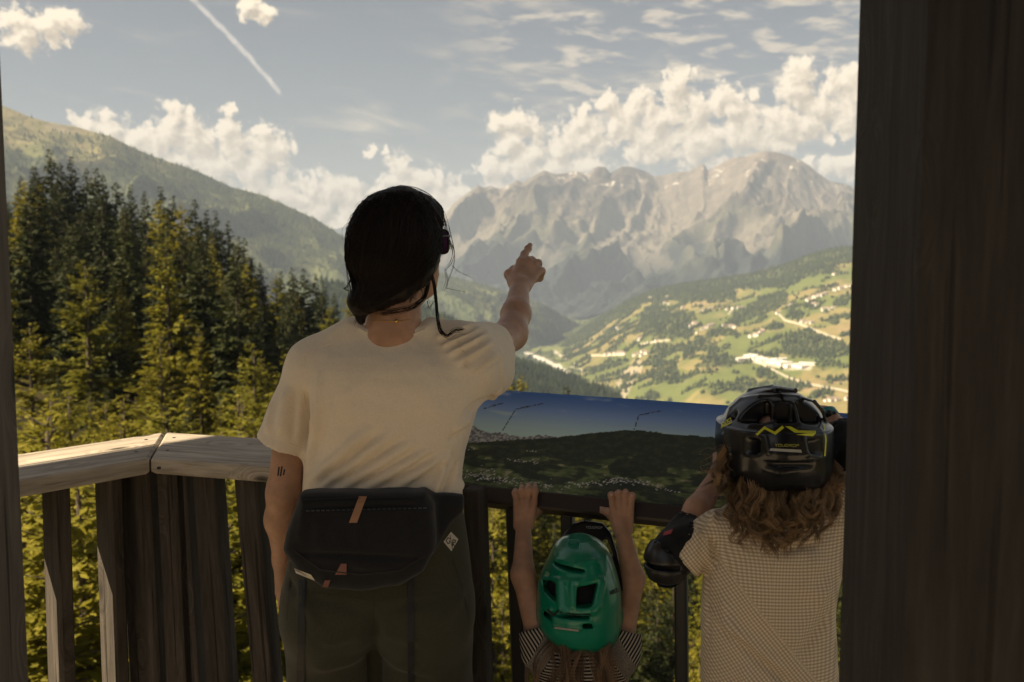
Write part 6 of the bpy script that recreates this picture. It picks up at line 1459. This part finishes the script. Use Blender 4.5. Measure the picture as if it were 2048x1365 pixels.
    for (a0, u), sg in zip(dirs, (-1, 1)):
        m = sstep((v0 - a0) @ np.array([sg, 0, .6]), -.012, .03); al = (v0 - a0) @ u; vv = vv * (1 - m) + (al * .4 + (v0[:, 0] - a0[0]) * sg * -.9 + v0[:, 2] * .2) * m
    put('striped_shirt', (v, F), stripe_mat(), attrs={'uv2': np.stack([v0[:, 0], vv + .004 * perlin3(v0[:, 0] * 14, v0[:, 1] * 14, v0[:, 2] * 14)], 1)})
    s = SD(org + [-.14, -.12, .12], org + [.14, .12, .38], .007); ds = smin(s.loft([(.28, org[0], Y, .09, .08), (.37, org[0], Y, .092, .08)]), np.minimum(s.cap(org + [-.05, 0, .31], org + [-.052, 0, .16], .058, .06), s.cap(org + [.05, 0, .31], org + [.052, 0, .16], .058, .06)), .03); put('shorts', s.mesh(np.maximum(ds, .15 - s.Z), 1), M_SHORT)
    # helmet
    H = q(1157, 1180, 2.27); hm = empty('full_face_helmet', H); tag(hm, 'glossy green helmet with black visor on the small child', 'helmet'); q2 = lambda px, py, y=2.27: P(px, py, y)
    s = SD(H - [.12, .155, .13], H + [.12, .215, .165], .0030); sec = []
    for (py, x0, x1, ry) in [(1076, 1146, 1176, .03), (1079, 1132, 1188, .055), (1086, 1118, 1202, .078), (1098, 1106, 1216, .096), (1120, 1097, 1226, .110), (1150, 1084, 1235, .122), (1180, 1076, 1240, .128), (1210, 1072, 1242, .128), (1240, 1074, 1242, .122), (1262, 1086, 1238, .108), (1276, 1106, 1230, .09), (1283, 1130, 1218, .07)]:
        a, b = q2(x0, py), q2(x1, py); sec.append((a[2], (a[0] + b[0]) / 2, H[1], (b[0] - a[0]) / 2, ry))
    d = s.loft(sec, 2.25); d = smin(d, s.ell(q2(1157, 1190), (.088, .126, .10)), .02)
    b0 = s.mesh(d, 2); hb0 = bvh(*b0)
    sh = lambda px, py: shoot(hb0, px, py, P(px, py, 2.16))
    def poly_cut(pl, dep, r=.003):
        pp = np.array([P(a, b, 2.15)[[0, 2]] for a, b in pl]); gx, gz = s.X[:, 0, :], s.Z[:, 0, :]; ds_ = segdist(gx, gz, [tuple(t) for t in pp] + [tuple(pp[0])]).astype(np.float32); sd = np.where(inpoly(gx, gz, [tuple(t) for t in pp]), -ds_, ds_)[:, None, :]
        cy = np.mean([sh(a, b)[1] for a, b in pl]); return smax(sd, s.Y - np.float32(cy + dep), .004)
    vents = [[(1086, 1164), (1113, 1173), (1113, 1210), (1090, 1202)], [(1154, 1176), (1197, 1170), (1184, 1214), (1151, 1214)], [(1112, 1143), (1140, 1141), (1172, 1146), (1168, 1151), (1110, 1149)], [(1143, 1105), (1161, 1104), (1162, 1115), (1141, 1115)], [(1089, 1236), (1106, 1240), (1104, 1252), (1089, 1248)], [(1161, 1246), (1182, 1246), (1187, 1257), (1164, 1256)]]
    for pl in vents: d = smax(d, -poly_cut(pl, .06), .003)
    d = smax(d, -poly_cut([(1088, 1222), (1120, 1228), (1180, 1231), (1178, 1236), (1120, 1238), (1085, 1230)], .006), .006)
    for pl, r in [([(1090, 1156), (1120, 1162), (1155, 1165), (1195, 1158)], .005), ([(1120, 1166), (1121, 1215)], .006), ([(1145, 1168), (1146, 1214)], .005), ([(1082, 1165), (1086, 1208), (1100, 1220)], .005), ([(1204, 1162), (1195, 1212), (1180, 1222)], .006), ([(1085, 1214), (1130, 1224), (1190, 1224)], .004), ([(1108, 1250), (1135, 1256), (1162, 1256)], .004), ([(1115, 1120), (1150, 1130), (1190, 1122)], .004)]:
        pt = [sh(*p) + np.array([0, .001, 0]) for p in pl]; d = smin(d, s.chain(pt, [r] * len(pt), .004), .007)
    chin = s.chain([q2(1082, 1235, 2.28), q2(1100, 1250, 2.39), H + [0, .185, -.085], q2(1218, 1250, 2.39), q2(1236, 1235, 2.28)], [.026, .024, .022, .024, .026], .02); d = smin(d, chin, .02)
    d = np.maximum(d, -np.minimum(s.ell(hc + [0, .006, .002], (.079, .108, .097)), s.cap(hc, hc + [0, .02, -.2], .072, .075))); d = np.maximum(d, -s.box(H + [0, .12, .005], (.062, .08, .035), .02))
    v, F = s.mesh(d, 1); sdob('shell', (v, F), M_HGRN, hm, None, H); hv = bvh(v, F)
    s5 = SD(H - [.11, .135, .11], H + [.11, .10, .10], .0045); ln = np.maximum(s5.ell(hc + [0, .006, .002], (.0785, .1075, .0965)), -s5.ell(hc + [0, .012, 0], (.071, .095, .088))); ln = np.maximum(ln, s5.Y - (H[1] + .05)); sdob('foam_liner', s5.mesh(ln, 1), M_HVNT, hm, None, H)
    # visor: arched plate in front of the forehead with two openings
    s = SD(P(1070, 1180, 2.30) - [0, .03, 0], P(1262, 1030, 2.30) + [0, .20, .02], .0032)
    def pl2(pl, Yp): 
        pp = np.array([P(a, b, Yp)[[0, 2]] for a, b in pl]); gx, gz = s.X[:, 0, :], s.Z[:, 0, :]; ds_ = segdist(gx, gz, [tuple(t) for t in pp] + [tuple(pp[0])]).astype(np.float32); return np.where(inpoly(gx, gz, [tuple(t) for t in pp]), -ds_, ds_)[:, None, :]
    out = pl2([(1088, 1150), (1100, 1112), (1120, 1080), (1146, 1056), (1172, 1050), (1208, 1054), (1224, 1070), (1234, 1104), (1240, 1160), (1226, 1160), (1212, 1120), (1160, 1098), (1120, 1112), (1098, 1152)], 2.36)
    hole = np.minimum(pl2([(1198, 1084), (1214, 1080), (1224, 1104), (1216, 1114), (1200, 1104)], 2.36), pl2([(1112, 1108), (1122, 1094), (1136, 1086), (1132, 1096), (1116, 1114)], 2.36))
    cyl = np.abs(s.Y - (2.345 + .9 * (s.Z - P(0, 1100, 2.36)[2]))) - np.float32(.0065); d = smax(smax(out, -hole, .003), cyl, .005); v, F = s.mesh(d, 1); sdob('visor', (v, F), plain('black visor plastic', (.010, .010, .012), .35), hm, None, H); vb = bvh(v, F)
    def hd(nm, quads, mt, tr, th=.0012, n_=3):
        o = decal(nm, quads, tr, mt, hm, th, n_)
        if o: o.location = tuple(-H)
    hd('reflective_strip', [[(1110, 1254), (1158, 1260), (1157, 1264), (1108, 1258)]], M_REFL, hv, .003, 4)
    hd('black_logo', stroke([(1086, 1229), (1096, 1221), (1107, 1232), (1116, 1222)], 4) + stroke([(1121, 1226), (1150, 1231), (1180, 1231)], 4), M_INK, hv, .003, 2)
    hd('brand_letters', word('ABUS', (1222, 1190), (1240, 1182), 7, 1.6), M_INK, hv, .0014, 2)
    hd('visor_letters', word('YOUDROP', (1172, 1057), (1206, 1058), 4, 1.0), M_REFL, vb, .0012, 1)
    # long hair
    rnd = np.random.default_rng(5); rt, en = [], []
    for k in range(90):
        x = rnd.uniform(1098, 1222); f_ = (x - 1158) / 62; r = P(x, rnd.uniform(1262, 1282), 2.24) * [1, 0, 1] + [0, rnd.uniform(2.165, 2.25), 0]; rt.append(r); en.append(P(x + f_ * 16 + rnd.normal(0, 6), rnd.uniform(1370, 1470), 2.155 + rnd.normal(0, .008) + .03 * f_ * f_))
    S, R_, A = curls(rt, en, 15, rnd, .003, .10, 16, .0005, .0032); strands('long_hair', S - org, R_, M_HAIR3, e, attrs=A)
build_toddler()
# ------------------------------------------------------------ the air between here and the mountains
def build_haze():
    m = bpy.data.materials.new('summer haze'); m.use_nodes = True; T = NT(m.node_tree); T.n.clear()
    o = T.new('ShaderNodeOutputMaterial'); v = T.new('ShaderNodeVolumePrincipled'); T.l.new(v.outputs[0], o.inputs['Volume'])
    v.inputs['Color'].default_value = (0.54, 0.655, 0.86, 1); v.inputs['Density'].default_value = 5.6e-5; v.inputs['Anisotropy'].default_value = 0.0
    b = MB().box((0, 9000, (-664 + 1420) / 2), (9500, 9800, (1420 + 664) / 2)).build('haze', m)
    tag(b, 'thin pale summer haze filling the whole valley', 'haze', kind='stuff')
build_haze()
